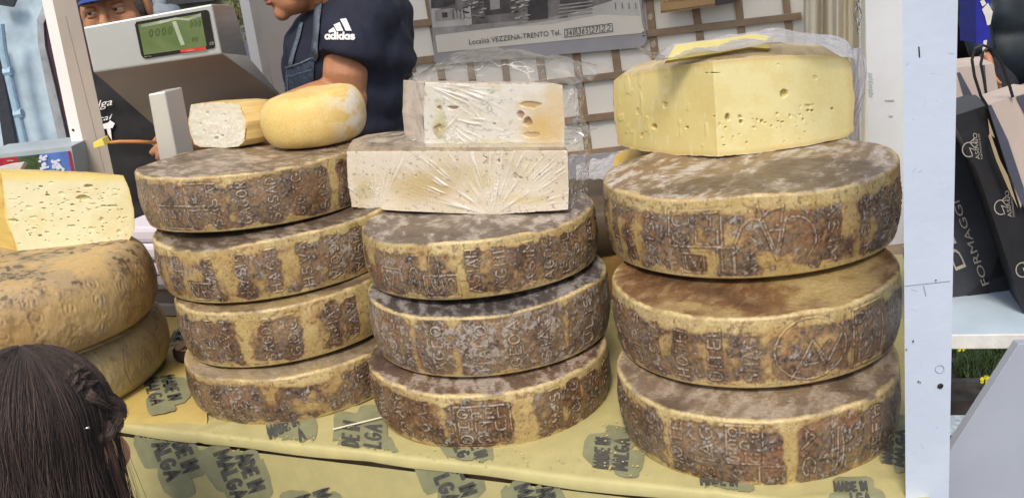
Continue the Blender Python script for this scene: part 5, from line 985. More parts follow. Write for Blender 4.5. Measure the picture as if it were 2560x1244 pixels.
b.build('display', sca); b = MB(); b.poly([fs(9)(*q) for q in ((450, 125), (514, 117), (516, 125), (452, 132))], mat('tag_red', (.65, .05, .035), .4, .1)); put_font(b, 'service', mat('tag_white', (.7, .6, .55), .5, .1), (466, 128.5), (486, 126), 3, fs(11)); b.build('sticker', sca); b = MB(); put_font(b, 'CE', mat('mark_grey', (.5, .5, .5), .5, .1), (524, 113), (535, 111), 7, fs(8)); b.build('marking', sca); b = MB(); put_font(b, 'Max 15 kg', MATS['mark_grey'], (361, 144), (378, 141.5), 3, fs(8)); b.build('marking', sca)
b = MB(); yq = 1.70; q = [(370, 236), (412, 229), (442, 385), (398, 396)]; A4 = [PY(*p, yq) for p in q]; dpt = np.array([.015, .05, 0])
lowr = lambda p, r: p+(r-p)*((ZT-p[2])/(r[2]-p[2])); Lb, Rb = lowr(A4[0], A4[3]), lowr(A4[1], A4[2]); b.hexa([Lb, Rb, Rb+dpt, Lb+dpt, A4[0], A4[1], A4[1]+dpt, A4[0]+dpt], mat('column_alu', (.70, .70, .66), .38, .05, 6, .1, 150, metal=.5)); b.build('column', sca, bevel=.002)
b = MB(); b.box((K6[0]+.12, 2.02, ZT+.05), U*.16, V*.10, Z*.05, M_st); b.box((K6[0]+.12, 2.04, (K6[2]+ZT+.1)/2), U*.12, V*.05, Z*max(.01, (K6[2]-ZT-.1)/2), M_stu); b.build('base', sca, bevel=.004)
# ------------------------------------------------------------------ people
from mathutils.bvhtree import BVHTree
def remesh(name, b, vox, parent, mats, smooth=6, loc=None, disp=None):
    o = b.build(name, parent, smooth=True, loc=loc)
    r = o.modifiers.new('r', 'REMESH'); r.mode = 'VOXEL'; r.voxel_size = vox; r.use_smooth_shade = True
    s = o.modifiers.new('s', 'SMOOTH'); s.factor = .5; s.iterations = smooth
    dg = bpy.context.evaluated_depsgraph_get(); me = bpy.data.meshes.new_from_object(o.evaluated_get(dg)); o.modifiers.clear(); o.data = me
    me.materials.clear(); [me.materials.append(m) for m in mats]; me.polygons.foreach_set('use_smooth', [True]*len(me.polygons))
    if disp is not None:
        n = len(me.vertices); co = np.zeros(n*3); me.vertices.foreach_get('co', co); no = np.array([v.normal[:] for v in me.vertices]); co = co.reshape(-1, 3); co += no*disp(co+np.array(o['_abs']))[:, None]; me.vertices.foreach_set('co', co.ravel())
    me.update(); return o
def frame(fwd, up):
    f = np.array(fwd, float); f /= np.linalg.norm(f); u = np.array(up, float); r = np.cross(f, u); r /= np.linalg.norm(r); u = np.cross(r, f); return np.stack([r, f, u], 1)
def head(b, c, R, s=1., m=None, neck=True):
    T = lambda x, y, z: np.array(c)+R@(np.array([x, y, z])*s)
    E = lambda p, r: b.ell(T(*p), np.array(r)*s, m, R=R, n=20)
    E((0, -.014, .035), (.073, .095, .080)); E((0, .022, -.03), (.061, .068, .082)); E((0, .040, -.082), (.044, .044, .034)); E((0, .074, -.100), (.021, .017, .018))
    b.tube([T(0, .082, .012), T(0, .096, -.010), T(0, .110, -.034)], [.009*s, .010*s, .013*s], m, 10)
    for k in (-1, 1):
        E((.012*k, .096, -.036), (.010, .011, .009)); E((.030*k, .078, .021), (.026, .011, .008)); E((.040*k, .056, -.030), (.026, .028, .026)); E((.032*k, .074, -.017), (.018, .010, .006)); E((.078*k, -.006, -.008), (.009, .020, .032)); E((.052*k, .012, -.06), (.02, .04, .03))
    E((0, .090, -.062), (.024, .009, .006)); E((0, .086, -.073), (.021, .010, .007))
    if neck: b.tube([T(0, -.015, -.05), T(0, -.030, -.12), T(0, -.045, -.19)], [.055*s, .054*s, .062*s], m, 16)
def eyes(parent, c, R, s=1., look=(0, 1, 0)):
    T = lambda x, y, z: np.array(c)+R@(np.array([x, y, z])*s); mw_ = mat('eye_white', (.55, .50, .46), .2, .03); mi2 = mat('iris', (.045, .03, .02), .1, .2)
    for k in (-1, 1):
        b = MB(); b.ell(T(.031*k, .0735, .001), .0118*s, mw_, n=16); b.ell(T(.031*k, .0745, .001)+R@(np.array(look)*.0056*s), .0070*s, mi2, n=12); b.build('eye', parent, smooth=True)
        b = MB(); b.ell(T(.031*k, .0735, .0065), (.0155*s, .0145*s, .0088*s), parent['_m'] if False else MATS['skin_face'], R=R, n=16); b.build('eyelid', parent, smooth=True)
        b = MB(); b.ell(T(.031*k, .0732, -.0078), (.0155*s, .0135*s, .0062*s), MATS['skin_face'], R=R, n=16); b.build('lower_eyelid', parent, smooth=True)
M_skin = mat('skin_tan', (.50, .235, .115), .45, .10, 12, .15, 300, sss=.12); M_face = mat('skin_face', (.50, .255, .13), .5, .16, 22, .5, 380, sss=.1, col2=(.40, .17, .085)); M_lip = mat('lip', (.40, .14, .11), .4, .1)
M_navy = mat('navy_jersey', (.010, .014, .034), .85, .15, 30, .35, 180); M_denim = mat('denim', (.035, .055, .095), .8, .3, 120, .5, 500); M_denl = mat('denim_light', (.11, .14, .19), .8, .25, 150, .4, 500); M_blk = mat('black_cloth', (.012, .011, .013), .8, .2, 30, .3, 150)
M_white = mat('print_white', (.75, .75, .75), .6, .03); M_trou = mat('trousers', (.03, .03, .04), .85, .2, 40, .3)
def surf(o):
    me = o.data; off = np.array(o['_abs']); vs = [Vector(np.array(v.co)+off) for v in me.vertices]; return BVHTree.FromPolygons(vs, [tuple(p.vertices) for p in me.polygons])
def caster(bvh, off, fall=None):
    def f(px, py):
        d = ray(px, py); h = bvh.ray_cast(Vector(EYE), Vector(d))
        if h[0] is None: return fall(px, py) if fall else None
        n = h[1] if h[1].dot(Vector(d)) < 0 else -h[1]; return np.array(h[0]+n*off)
    return f
def decal(b, G, f, m):
    """patch of cloth lying on a body: grid in pixels dropped onto the surface"""
    P = [[f(*G[i, j]) for j in range(G.shape[1])] for i in range(G.shape[0])]
    for i in range(G.shape[0]-1):
        for j in range(G.shape[1]-1):
            q = [P[i][j], P[i+1][j], P[i+1][j+1], P[i][j+1]]
            if all(x is not None for x in q): b.add(q, [(0, 1, 2, 3)], m)
def subdiv(pl, step=3): 
    out = [pl[0]]
    for a, c in zip(pl, pl[1:]): n = max(1, int(np.hypot(c[0]-a[0], c[1]-a[1])/step)); out += [(a[0]+(c[0]-a[0])*i/n, a[1]+(c[1]-a[1])*i/n) for i in range(1, n+1)]
    return out
def hand(b, wrist, d, n_, m, curl=.5, s=1.):
    """palm and five bent fingers; d = pointing direction, n_ = back of the hand"""
    d = np.array(d, float); d /= np.linalg.norm(d); n_ = np.array(n_, float); n_ -= d*np.dot(n_, d); n_ /= np.linalg.norm(n_); l = np.cross(d, n_); w = np.array(wrist)
    b.tube([w-d*.03*s, w, w+d*.03*s, w+d*.075*s, w+d*.088*s], [.026*s, .027*s, .034*s, .037*s, .02*s], m, 14, flat=.62) if False else None
    for k in range(4): q = w+l*(.027-.018*k)*s; b.tube([w-d*.02, q+d*.02*s, q+d*.055*s, q+d*.088*s], [.02*s, .0155*s, .0145*s, .011*s], m, 10)
    for k, L in enumerate((.068, .078, .073, .056)):
        p = w+l*(.030-.020*k)*s+d*.082*s; dd = d.copy(); pts = [p]; 
        for j, fr in enumerate((.45, .32, .23)): ang = curl*(.5+.5*j); dd = dd*math.cos(ang*.6)-n_*math.sin(ang*.6); pts.append(pts[-1]+dd*L*fr*s)
        b.tube(pts, [.0095*s, .0088*s, .008*s, .0065*s], m, 10)
    p = w+l*.026*s+d*.015*s; b.tube([p, p+(l*.5+d*.6-n_*.2)*.035*s, p+(l*.45+d*1.2-n_*.5)*.05*s, p+(l*.3+d*1.7-n_*.8)*.052*s], [.014*s, .0125*s, .0105*s, .008*s], m, 10)
# ---- man in navy shirt, facing left, reaching across with a sample
mn_ = empty('person', (PY(880, 200, 2.15)[0], 2.15, 0), 'man in navy sports T-shirt and denim apron holding out a sample on a stick', 'person')
hc = PY(738, -126, 2.08); Rh = frame((-.94, -.22, -.25), (-.12, 0, 1)); b = MB(); head(b, hc, Rh, 1.03, M_face, neck=False)
nb_ = PY(885, 40, 2.16); b.tube([hc+Rh@np.array([0, -.02, -.06]), PY(830, 5, 2.12), nb_], [.058, .062, .075], M_face, 18); b.ell(PY(806, 22, 2.12), (.04, .05, .026), M_face); b.ell(PY(752, 2, 2.10), (.030, .035, .020), M_face); b.ell(PY(788, 14, 2.12), (.036, .045, .024), M_face)
sh = PY(905, 40, 2.04); el = PY(866, 236, 1.99); wr_ = PY(585, 322, 1.86)
b.ell(PY(900, 90, 2.16), (.10, .15, .14), M_face); 
b.tube([sh, PY(872, 130, 2.0), PY(864, 185, 1.98), el], [.055, .051, .046, .044], M_face, 18); b.ell(el+[0.004, 0, -.004], (.045, .043, .042), M_face)
b.tube([el, PY(792, 262, 1.96), PY(720, 285, 1.92), PY(650, 305, 1.89), wr_], [.043, .046, .041, .034, .027], M_face, 18, flat=1)
hd = PY(430, 350, 1.80)-wr_; hand(b, wr_, hd, (0, -.6, .8), M_face, .55, 1.0)
# far arm, bent behind the body
b.tube([PY(880, 40, 2.34), PY(850, 250, 2.36), PY(740, 320, 2.25)], [.05, .045, .03], M_face, 14); hand(b, PY(735, 325, 2.24), (-1, -.5, -.3), (0, 0, 1), M_face, .6)
o = remesh('body', b, .0042, mn_, [M_face], 4)
b = MB(); hcx = hc; b.ell(hc+Rh@np.array([0, -.03, .055]), (.080, .096, .078), mat('hair_grey', (.10, .09, .085), .7, .3, 60, .5, 300), R=Rh); remesh('hair', b, .006, mn_, [MATS['hair_grey']], 3)
eyes(mn_, hc, Rh, 1.03); b = MB(); T_ = lambda x, y, z: hc+Rh@(np.array([x, y, z])*1.03)
b.ell(T_(0, .091, -.062), (.022, .0085, .005), M_lip, R=Rh); b.ell(T_(0, .088, -.0735), (.020, .009, .006), M_lip, R=Rh); b.build('lips', mn_, smooth=True)
b = MB(); cy_ = 2.17
def el_(px, py, y, r): b.ell(PY(px, py, y), r, M_navy, n=28)
el_(893, 80, cy_, (.125, .19, .10)); el_(862, 165, cy_-.01, (.134, .17, .14)); el_(878, 150, cy_, (.132, .17, .14)); el_(872, 260, cy_, (.142, .165, .16)); el_(876, 340, cy_, (.146, .17, .16)); el_(884, 420, cy_, (.14, .17, .16)); el_(925, 40, cy_, (.10, .16, .07)); el_(900, 130, 2.10, (.118, .14, .13)); el_(905, 230, 2.12, (.112, .15, .14))
el_(855, 52, 2.15, (.075, .12, .045))
b.tube([PY(918, 30, 2.06), PY(900, 70, 2.02), PY(876, 120, 1.99), PY(866, 157, 1.98)], [.075, .072, .069, .066], M_navy, 20)
fold = lambda p: .007*fbm(p[:, 0]*13, p[:, 1]*13, p[:, 2]*8, 81, 4)+.004*np.sin(p[:, 2]*60+p[:, 0]*40+4*fbm(p[:, 0]*5, p[:, 1]*5, p[:, 2]*5, 82, 2))*ss(.3, .7, fbm(p[:, 0]*6, p[:, 1]*6, p[:, 2]*6, 83, 2)+.4)
shirt = remesh('t_shirt', b, .006, mn_, [M_navy], 8, disp=fold); bv = surf(shirt)
b = MB(); b.tube([PY(880, 430, 2.17), (PY(880, 430, 2.17)*[1, 1, 0])+[0, .0, .75]], [.14, .15], M_trou, 20)
for k in (-1, 1): q = PY(880, 430, 2.17); b.tube([(q[0], 2.17+.09*k, .85), (q[0]-.02, 2.17+.1*k, .45), (q[0], 2.17+.1*k, .04)], [.095, .07, .06], M_trou, 16); b.ell((q[0]-.06, 2.17+.1*k, .04), (.13, .05, .04), M_trou)
remesh('trousers', b, .02, mn_, [M_trou], 4)
cf = caster(bv, .0035); b = MB()
decal(b, coons([(712, 246), (716, 200), (720, 168)], [(782, 240), (786, 200), (790, 145)], [(712, 246), (782, 240)], [(720, 168), (755, 158), (790, 145)], 26, 30), cf, M_denim); decal(b, coons([(712, 330), (712, 246)], [(900, 330), (782, 240)], [(712, 330), (900, 330)], [(712, 246), (782, 240)], 20, 14), cf, M_denim)
b.build('apron_bib', mn_, smooth=True)
cf = caster(bv, .0065); b = MB()
for pl, w in (([(720, 168), (755, 158), (790, 145)], 3.5), ([(722, 192), (786, 172)], 1.6), ([(724, 168), (726, 244)], 1.6)):
    ribbon(b, subdiv(pl), w, M_denl, lambda x, y: (lambda r: r if r is not None else PY(x, y, 2.0))(cf(x, y)))
b.build('bib_seam', mn_, smooth=True)
for pl, w, mm in (([(803, -12), (798, 40), (794, 90), (788, 146)], 15, M_denl), ([(757, 62), (748, 100), (738, 130), (731, 162)], 9, M_denl)):
    b = MB(); cf2 = caster(bv, .005); lst = [PY(787, 145, 2.03)]
    def sf(x, y):
        r = cf2(x, y)
        if r is None: r = PY(x, y, lst[0][1])
        lst[0] = r; return r
    ribbon(b, subdiv(pl[::-1], 6), w, mm, sf); o = b.build('apron_strap', mn_, smooth=True); s_ = o.modifiers.new('t', 'SOLIDIFY'); s_.thickness = .002; s_.offset = 0
b = MB(); cf3 = caster(bv, .0022); sfb = lambda x, y: (lambda r: r if r is not None else PY(x, y, 1.93))(cf3(x, y))
def patch(pl, n=8):
    L = resamp(pl[:2], n); R2 = resamp(pl[2:], n)
    for i in range(n-1):
        for j in range(6):
            q = lambda a, t: L[a]*(1-t)+R2[a]*t
            b.add([sfb(*q(i, j/6)), sfb(*q(i, (j+1)/6)), sfb(*q(i+1, (j+1)/6)), sfb(*q(i+1, j/6))], [(0, 1, 2, 3)], M_white)
patch([(850, 50), (864, 79), (865, 47.5), (879, 79)]); patch([(835, 64), (843, 79), (849, 58), (858, 79)]); patch([(823, 78), (824, 83), (835, 70), (841, 80)])
st, n_ = strokes('adidas', .03)
for pl in st: ribbon(b, subdiv([(815.5+x/n_*69, 98-x*.0-.2*x/n_*10+(x/n_)*3-y*15.5) for x, y in pl], 2), 4.6, M_white, sfb)
o = b.build('chest_print', mn_, smooth=True); o.name = 'sleeve_logo'
st_ = empty('sample_stick', PY(310, 357, 1.74), 'thin orange-brown stick with a yellow cheese cube held out by the man', 'stick')
b = MB(); b.tube([PY(255, 358, 1.735), PY(300, 354, 1.74), PY(345, 354, 1.75), PY(392, 356, 1.765)], [.0026, .0032, .0032, .0030], mat('stick_orange', (.50, .20, .05), .4, .2, 30), 8); b.build('stick', st_, smooth=True)
b = MB(); q = [PY(*p, 1.72) for p in ((232, 357), (255, 346), (262, 364), (234, 371))]; b.prism(q, (.004, .018, .002), mat('cube_yellow', (.78, .66, .14), .4, .05)); b.build('cheese_cube', st_, bevel=.001)
# ---- man with the blue cap, behind the scale
m1 = empty('person', (PY(380, 300, 2.62)[0], 2.62, 0), 'man in blue cap and black apron standing half hidden behind the scale', 'person')
hc = PY(288, 20, 2.58); Rh = frame((.02, -1, -.04), (-.05, 0, 1)); b = MB(); head(b, hc, Rh, 1.04, M_face); ch = PY(375, 300, 2.66)
b.ell(ch+[-.02, 0, .04], (.17, .09, .10), M_face); b.tube([hc+[0.0, .02, -.1], ch+[-.04, 0, .12]], [.058, .07], M_face)
for k, (pa_, pb_) in enumerate((((235, 250), (262, 420)), ((560, 210), (575, 400)))): a_ = PY(*pa_, 2.70); b_ = PY(*pb_, 2.86); c_ = PY(pb_[0]+90*(1-2*k), pb_[1]+60, 2.84); b.tube([a_, b_, c_], [.05, .043, .03], M_face); hand(b, c_, (1-2*k, -1, -.2), (0, 0, 1), M_face, .5)
remesh('body', b, .0048, m1, [M_face], 4); eyes(m1, hc, Rh, 1.04, look=(.45, 1, 0))
mbv = mat('brow_grey', (.20, .14, .10), .8, .3, 200)
for k in (-1, 1): b = MB(); b.tube([hc+Rh@(np.array([x*k, .088-abs(x-.03)*.25, .021+.1*(.03-abs(x-.032))*.6])*1.04) for x in (.014, .03, .046)], [.002, .003, .002], mbv, 6); b.build('eyebrow', m1, smooth=True)
b = MB(); b.ell(hc+Rh@np.array([0, -.03, .0]), (.084, .088, .075), mat('hair_grey2', (.16, .14, .13), .8, .3, 80, .5, 300), R=Rh); remesh('hair', b, .006, m1, [MATS['hair_grey2']], 2)
mcap = mat('cap_blue', (.03, .08, .35), .6, .15, 20, .2, 150); b = MB(); TT = lambda x, y, z: hc+Rh@(np.array([x, y, z])*1.05)
b.ell(TT(0, -.012, .052), (.083, .101, .078), mcap, R=Rh); remesh('cap', b, .005, m1, [mcap], 2)
b = MB(); n1 = 16; Pg = np.zeros((n1, 8, 3))
for i in range(n1):
    for j in range(8): a_ = math.pi*(.12+.76*i/(n1-1)); r_ = 1+.55*j/7*math.sin(a_)**1.2; Pg[i, j] = TT(.078*math.cos(a_)*(1+.02*j/7), .086*math.sin(a_)*r_-.002, .036-.008*j/7-.012*math.cos(a_)**2)
b.grid(Pg, mcap); o = b.build('cap_brim', m1, smooth=True); s_ = o.modifiers.new('t', 'SOLIDIFY'); s_.thickness = .003
b = MB()
for p, r in (((372, 245), (.215, .11, .10)), ((380, 330), (.185, .115, .16)), ((385, 430), (.18, .12, .18)), ((385, 560), (.185, .125, .2)), ((300, 200), (.10, .08, .06)), ((450, 190), (.11, .08, .06))): b.ell(PY(*p, 2.66), r, M_blk)
for pa_, pb_ in (((232, 240), (240, 340)), ((548, 215), (566, 320))): b.tube([PY(*pa_, 2.66), PY(*pb_, 2.65)], [.075, .065], M_blk, 16)
shirt1 = remesh('shirt', b, .01, m1, [M_blk], 6, disp=lambda p: .004*fbm(p[:, 0]*12, p[:, 1]*12, p[:, 2]*6, 84, 4))
b = MB(); q = PY(385, 600, 2.66)
for k in (-1, 1): b.tube([(q[0]+.09*k, 2.66, .95), (q[0]+.1*k, 2.66, .5), (q[0]+.1*k, 2.66, .05)], [.11, .08, .06], M_trou, 14); b.ell((q[0]+.1*k, 2.6, .04), (.05, .12, .04), M_trou)
remesh('trousers', b, .02, m1, [M_trou], 4)
bv = surf(shirt1); cf4 = caster(bv, .010); s4 = lambda x, y: (lambda r: r if r is not None else PY(x, y, 2.5))(cf4(x, y)); b = MB()
put_font(b, 'Malga', M_white, (205, 277), (287, 261), 17, s4, .35); put_font(b, 'Roncai', M_white, (196, 312), (288, 297), 17, s4, .35)
for q in ([(256, 312), (280, 306), (290, 311), (284, 320), (262, 323)], [(258, 318), (265, 318), (268, 348), (262, 340)], [(272, 318), (282, 316), (286, 350), (276, 334)], [(278, 306), (281, 300), (292, 309), (287, 320), (280, 316)]): b.poly([s4(*p) for p in q], M_white)
b.build('apron_print', m1, smooth=True)
# ---- girl in front, seen from behind
gl = empty('person', (PY(95, 1100, .97)[0], .97, 0), 'small girl with long dark braided hair looking at the cheese, bottom left corner', 'person')
gc = PY(112, 1100, .97)-np.array([0, 0, .012]); Rg = frame((.16, .97, -.12), (.02, .0, 1)); sg = .92; TG = lambda x, y, z: gc+Rg@(np.array([x, y, z])*sg)
M_kid = mat('skin_child', (.58, .30, .20), .45, .08, 25, .1, 200, sss=.15); b = MB(); head(b, gc, Rg, sg, M_kid); bt = TG(0, -.045, -.20)
b.tube([TG(0, -.03, -.1), bt], [.045, .05], M_kid); b.ell(bt+[0, 0, -.06], (.10, .06, .06), M_kid)
for k in (-1, 1): a_ = bt+Rg@np.array([.12*k, 0, -.06]); b.tube([a_, a_+[0, 0, -.22], a_+Rg@np.array([0, .1, -.36])], [.038, .032, .022], M_kid); hand(b, a_+Rg@np.array([0, .1, -.37]), (Rg@np.array([0, .8, -.6])), (Rg@np.array([k, 0, 0])), M_kid, .4, .75)
remesh('body', b, .004, gl, [M_kid], 4); 
mt_ = mat('girl_top', (.12, .03, .05), .8, .15, 30, .3); b = MB()
for dz, r in ((-.07, (.145, .08, .06)), (-.20, (.125, .085, .15)), (-.36, (.12, .09, .15))): b.ell(bt+[0, 0, dz], r, mt_)
remesh('top', b, .01, gl, [mt_], 5); b = MB()
for k in (-1, 1): q = bt+Rg@np.array([.065*k, 0, 0]); b.tube([(q[0], q[1], bt[2]-.42), (q[0], q[1], .3), (q[0], q[1], .04)], [.08, .05, .035], M_trou, 14); b.ell((q[0], q[1]+.04, .035), (.035, .09, .035), M_trou)
remesh('trousers', b, .015, gl, [M_trou], 4)
def hair_mat():
    m, n, l, p = _base('girl_hair'); at = n.new('ShaderNodeAttribute'); at.attribute_name = 'Col'; l.new(at.outputs['Color'], p.inputs['Base Color']); p.inputs['Roughness'].default_value = .5; p.inputs['Specular IOR Level'].default_value = .35; p.inputs['Sheen Weight'].default_value = .1; return m
HM = hair_mat(); hr = np.random.RandomState(12)
def strands(name, paths, w, cols):
    """flat-sided thin tubes, all of one length in points"""
    Pa = np.array(paths); n, K = Pa.shape[:2]; t = np.gradient(Pa, axis=1); t /= np.linalg.norm(t, axis=-1)[..., None]+1e-9
    a = np.cross(t, np.array([.3, 1, .1])); a /= np.linalg.norm(a, axis=-1)[..., None]+1e-9; c = np.cross(t, a); wd = np.array(w)[:, None, None]*np.interp(np.linspace(0, 1, K), [0, .08, .85, 1], [.5, 1, 1, .15])[None, :, None]
    Vv = np.stack([Pa+wd*(math.cos(q)*a+math.sin(q)*c) for q in (0, 2.094, 4.189)], 2); idx = np.arange(n*K*3).reshape(n, K, 3); qs = []
    for k in range(3): k2 = (k+1) % 3; qs.append(np.stack([idx[:, :-1, k], idx[:, :-1, k2], idx[:, 1:, k2], idx[:, 1:, k]], -1).reshape(-1, 4))
    col = np.repeat(np.array(cols)[:, None], K*3, 1).reshape(-1, 3); return np_mesh(name, Vv, np.concatenate(qs), [HM], col=col, parent=gl)
rx, ry, rz = .080*sg, .102*sg, .088*sg
def onhead(th, ph, k=1.0):   # th from crown, ph around (0 = right ear side, pi/2 = forward)
    p = np.array([rx*math.sin(th)*math.cos(ph), ry*math.sin(th)*math.sin(ph)-.014*sg, rz*math.cos(th)+.037*sg])*k; return p
b = MB(); b.ell(TG(0, -.016, .036), (rx*1.0, ry*1.0, rz*1.0), HM, R=Rg); b.ell(TG(0, -.05, -.03), (rx*.93, ry*.62, rz*1.0), HM, R=Rg); b.tube([TG(0, -.06, -.04), TG(0, -.075, -.14), TG(0, -.08, -.28)], [.062, .06, .055], HM, 20); 
o = remesh('hair_mass', b, .006, gl, [HM], 3); a_ = o.data.attributes.new('Col', 'FLOAT_COLOR', 'POINT'); a_.data.foreach_set('color', np.tile([.012, .008, .006, 1], len(o.data.vertices)))
paths, ws, cs = [], [], []
for i in range(13000):
    ph_end = hr.uniform(-math.pi-.25, .35); th0 = hr.uniform(.03, .35); pts = []; kk = hr.uniform(1.0, 1.07); sw = hr.normal(0, .05); w1, w2, w3 = hr.uniform(0, 6.28, 3); fly = hr.rand() < .08
    for j in range(9):
        t = j/8; th = th0+(1.75-th0)*t; ph = ph_end+sw*math.sin(t*4+w1)+.12*(1-t)*math.sin(ph_end*5); pts.append(onhead(th, ph, kk*(1+(.03*t if fly else 0))))
    p = pts[-1].copy(); dr_ = hr.normal(0, .0016, 2)+(hr.normal(0, .003, 2) if fly else 0); tone = vn(np.array([ph_end*5.]), np.array([0.]), np.array([0.]), 5)[0]
    for j in range(9): p = p+np.array([p[0]*-.015+dr_[0]+.0012*math.sin(j*.8+w2), -.001+dr_[1]+.0012*math.sin(j*.9+w3), -.029]); pts.append(p.copy())
    paths.append([gc+Rg@q for q in pts]); ws.append(hr.uniform(.00013, .00032)); br = hr.uniform(.5, 1.5)*(1+.35*tone); cs.append(np.array([.046, .033, .030])*br if hr.rand() < .75 else np.array([.078, .050, .040])*br)
strands('hair_strands', paths, ws, cs)['kind'] = 'stuff'
# braid lying flat on the right side of the head, three interlaced locks
hb = surf(o); bp = []
for x, y in ((165, 898), (200, 892), (232, 905), (256, 930), (268, 965), (274, 1000), (268, 1035), (250, 1065), (228, 1090)):
    d = ray(x, y); h_ = hb.ray_cast(Vector(EYE), Vector(d)); 
    if h_[0] is None: q = hb.find_nearest(Vector(EYE+d*(.95/d[1]))); bp.append(np.array(q[0]+q[1]*.002))
    else: bp.append(np.array(h_[0]+h_[1]*.002))
bp = np.array(bp); tt = np.linspace(0, len(bp)-1, 110); cen = np.stack([np.interp(tt, range(len(bp)), bp[:, k]) for k in range(3)], -1)
for _ in range(14): cen[1:-1] = (cen[:-2]+cen[1:-1]*2+cen[2:])/4
paths, ws, cs = [], [], []; tg = np.gradient(cen, axis=0); tg /= np.linalg.norm(tg, axis=1)[:, None]; outw = cen-(gc-np.array([0, .0, .02])); outw -= tg*(outw*tg).sum(1)[:, None]; outw /= np.linalg.norm(outw, axis=1)[:, None]; sdv = np.cross(tg, outw); env = np.interp(np.linspace(0, 1, 110), [0, .15, .85, 1], [.35, 1, 1, .5])[:, None]
for lk in range(3):
    for i in range(420):
        a_ = hr.uniform(0, 6.28); r_ = .0062*math.sqrt(hr.rand()); u_ = np.linspace(0, 1, 110)*19+lk*2.094; ff = 1 if hr.rand() > .06 else 1.5
        q = cen+env*(sdv*(np.sin(u_)*.0115)[:, None]+outw*(.001+np.sin(2*u_)*.0032)[:, None]+sdv*r_*ff*math.cos(a_)*1.2+outw*r_*ff*math.sin(a_)*.6)+.0012*np.sin(u_*1.7+i)[:, None]*sdv; paths.append(q); ws.append(hr.uniform(.0002, .00045)); cs.append(np.array([.075, .050, .040])*hr.uniform(.5, 1.9))
strands('braid', paths, ws, cs)['kind'] = 'stuff'
paths, ws, cs = [], [], []
for i in range(1500):
    px_ = hr.uniform(205, 292); q = PY(px_, hr.uniform(1010, 1100), .95); n_ = hb.find_nearest(Vector(q)); a0 = np.array(n_[0]+n_[1]*.001); pts = []; w1 = hr.uniform(0, 6.28); dd_ = hr.normal(0, .004, 3)
    for j in range(17): t = j/16; pts.append(a0+np.array([.006*math.sin(t*3+w1*.3)+.010*t, -.006*t, -.30*t])+dd_*t+.001*np.sin(j*.7+w1))
    paths.append(pts); ws.append(hr.uniform(.00018, .0004)); cs.append(np.array([.085, .046, .035])*hr.uniform(.5, 1.6))
strands('loose_lock', paths, ws, cs)['kind'] = 'stuff'
b = MB(); b.tube([PY(212, 1070, .868), PY(223, 1068, .868)], .0012, mat('clip_silver', (.7, .7, .72), .2, .05, metal=1), 8); b.build('hair_clip', gl, smooth=True)
# ---- passers-by on the street, right edge
def walker(px, y, label, coat, hcol, extra=None):
    base = PY(px, 120, y); r = empty('person', (base[0], y, 0), label, 'person'); b = MB(); bx_, by_ = base[0], y; Rw = frame((-.3, -1, 0), (0, 0, 1)); c = np.array([bx_, by_, 1.60]); head(b, c, Rw, 1., M_face)
    for k in (-1, 1): a_ = np.array([bx_+.20*k, by_, 1.36]); b.tube([a_, a_+[.04*k, -.02, -.28], a_+[.02*k, -.14, -.5]], [.045, .038, .028], M_face); hand(b, a_+[.02*k, -.15, -.51], (0, -.5, -.8), (k, 0, 0), M_face, .6)
    b.ell((bx_, by_, 1.3), (.16, .09, .15), M_face); remesh('body', b, .008, r, [M_face], 3); b = MB()
    for z, q in ((1.36, (.20, .11, .10)), (1.2, (.185, .125, .2)), (1.0, (.18, .125, .2)), (.85, (.19, .13, .15))): b.ell((bx_, by_, z), q, coat)
    for k in (-1, 1): a_ = np.array([bx_+.19*k, by_, 1.38]); b.tube([a_, a_+[.05*k, -.02, -.29], a_+[.03*k, -.145, -.52]], [.07, .062, .05], coat, 14)
    remesh('coat', b, .014, r, [coat], 4, disp=lambda p: .006*fbm(p[:, 0]*9, p[:, 1]*9, p[:, 2]*6, 85, 3)); b = MB()
    for k in (-1, 1): b.tube([(bx_+.09*k, by_, .85), (bx_+.1*k, by_, .45), (bx_+.1*k, by_, .04)], [.10, .07, .055], M_trou, 14); b.ell((bx_+.1*k, by_-.06, .04), (.05, .12, .04), M_trou)
    remesh('trousers', b, .02, r, [M_trou], 3); b = MB(); b.ell(c+[0, .03, .03], (.085, .10, .095), hcol, n=20); remesh('hair', b, .008, r, [hcol], 2); return r
walker(2425, 4.4, 'passer-by in dark brown coat glimpsed beyond the right post', mat('brown_coat', (.028, .018, .014), .8, .4, 12), MATS['hair_grey'])
walker(2548, 4.0, 'passer-by in dark blue-black jacket at the top right edge', mat('ink_jacket', (.012, .022, .032), .5, .3, 10), MATS['hair_grey'])
b = MB(); yb_ = 2.9; b.prism([PY(x, y, yb_) for x, y in ((2440, -60), (2478, -60), (2474, 100), (2462, 112), (2440, 108))], (0, .10, 0), mat('blue_bag', (.015, .02, .32), .5, .2)); mwt = mat('white_card', (.7, .68, .66), .6, .08)
b.poly([PY(x, y, yb_-.003) for x, y in ((2455, 24), (2470, 8), (2482, 30), (2476, 62), (2468, 64), (2462, 40))], mwt); b.poly([PY(x, y, yb_-.003) for x, y in ((2450, 3), (2460, 0), (2466, 10), (2456, 17))], mwt); b.poly([PY(x, y, yb_-.003) for x, y in ((2459, 102), (2468, 100), (2462, 138), (2455, 138))], mwt)
o = b.build('shoulder_bag'); tag(o, 'bright blue bag with white card hanging between the two passers-by', 'bag')
b = MB(); q = PY(2480, 0, 11); b.box((q[0]+2.5, 11, 3.2), (6.5, 0, 0), (0, .3, 0), (0, 0, 3.2), mat('dark_shop', (.022, .026, .034), .5, .5, 1.2)); o = b.build('shop_front'); tag(o, 'dark shop front across the street behind the passers-by', 'building')
b = MB(); rs = random.Random(5)  # sun glints put in as small pale boxes before the dark shop
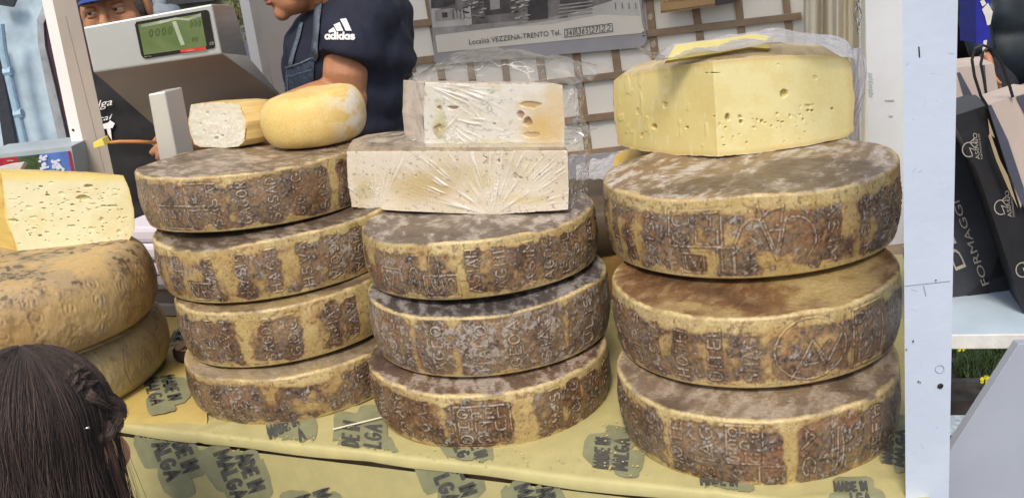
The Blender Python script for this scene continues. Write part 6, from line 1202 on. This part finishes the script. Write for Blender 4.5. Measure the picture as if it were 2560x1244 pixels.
for _ in range(16):
    px, py = rs.uniform(2396, 2550), rs.uniform(-5, 170); p = PY(px, py, 10.5); b.box(p, (rs.uniform(.02, .06), 0, 0), (0, .01, 0), (0, 0, rs.uniform(.03, .14)), mat('glint_bits', (.45, .42, .38), .5, .4, 3))
o = b.build('sun_glints'); tag(o, 'sun glints far right put in as scattered pale bits', 'display')
b = MB(); rs = random.Random(77); mcr = mat('crumb', (.62, .50, .24), .6, .3, 300)
for _ in range(90):
    q = PZ(*rs.choice([(rs.uniform(450, 960), rs.uniform(1060, 1110)), (rs.uniform(1000, 1560), rs.uniform(1120, 1175)), (rs.uniform(1500, 1620), rs.uniform(1010, 1200))]), ZT+.004)
    if np.dot(q-e0, V) > 0: b.ell(q, (rs.uniform(.0006, .0018), rs.uniform(.0006, .0015), .0008), mcr, n=6)
o = b.build('crumbs'); tag(o, 'tiny cheese crumbs scattered on the printed paper', 'crumbs', kind='stuff')
# unseen canopy of the stall, cloth and height set for soft overhead light
M_can, n__, l__, p__ = _base('canopy_cloth'); tl = n__.new('ShaderNodeBsdfTranslucent'); tl.inputs[0].default_value = (.95, .88, .76, 1); p__.inputs['Base Color'].default_value = (.78, .75, .68, 1); p__.inputs['Roughness'].default_value = .8
mxs = n__.new('ShaderNodeMixShader'); mxs.inputs[0].default_value = .75; l__.new(p__.outputs[0], mxs.inputs[1]); l__.new(tl.outputs[0], mxs.inputs[2]); l__.new(mxs.outputs[0], n__['Material Output'].inputs['Surface'])
b = MB(); cL = e0-U*2.4+V*.02; Pg = np.zeros((30, 16, 3))
for i in range(30):
    for j in range(16): Pg[i, j] = cL+U*2.55*i/29+V*(1.75*j/15); Pg[i, j, 2] = 2.76+.14*math.sin(math.pi*j/15)
b.grid(Pg, M_can); o = b.build('canopy', smooth=True); tag(o, 'unseen white cloth canopy roofing the cheese stall, set for soft overhead light', 'canopy')
# ------------------------------------------------------------------ tidy
for o in sc.objects:
    for k in ('_abs', '_loc'):
        if k in o: del o[k]
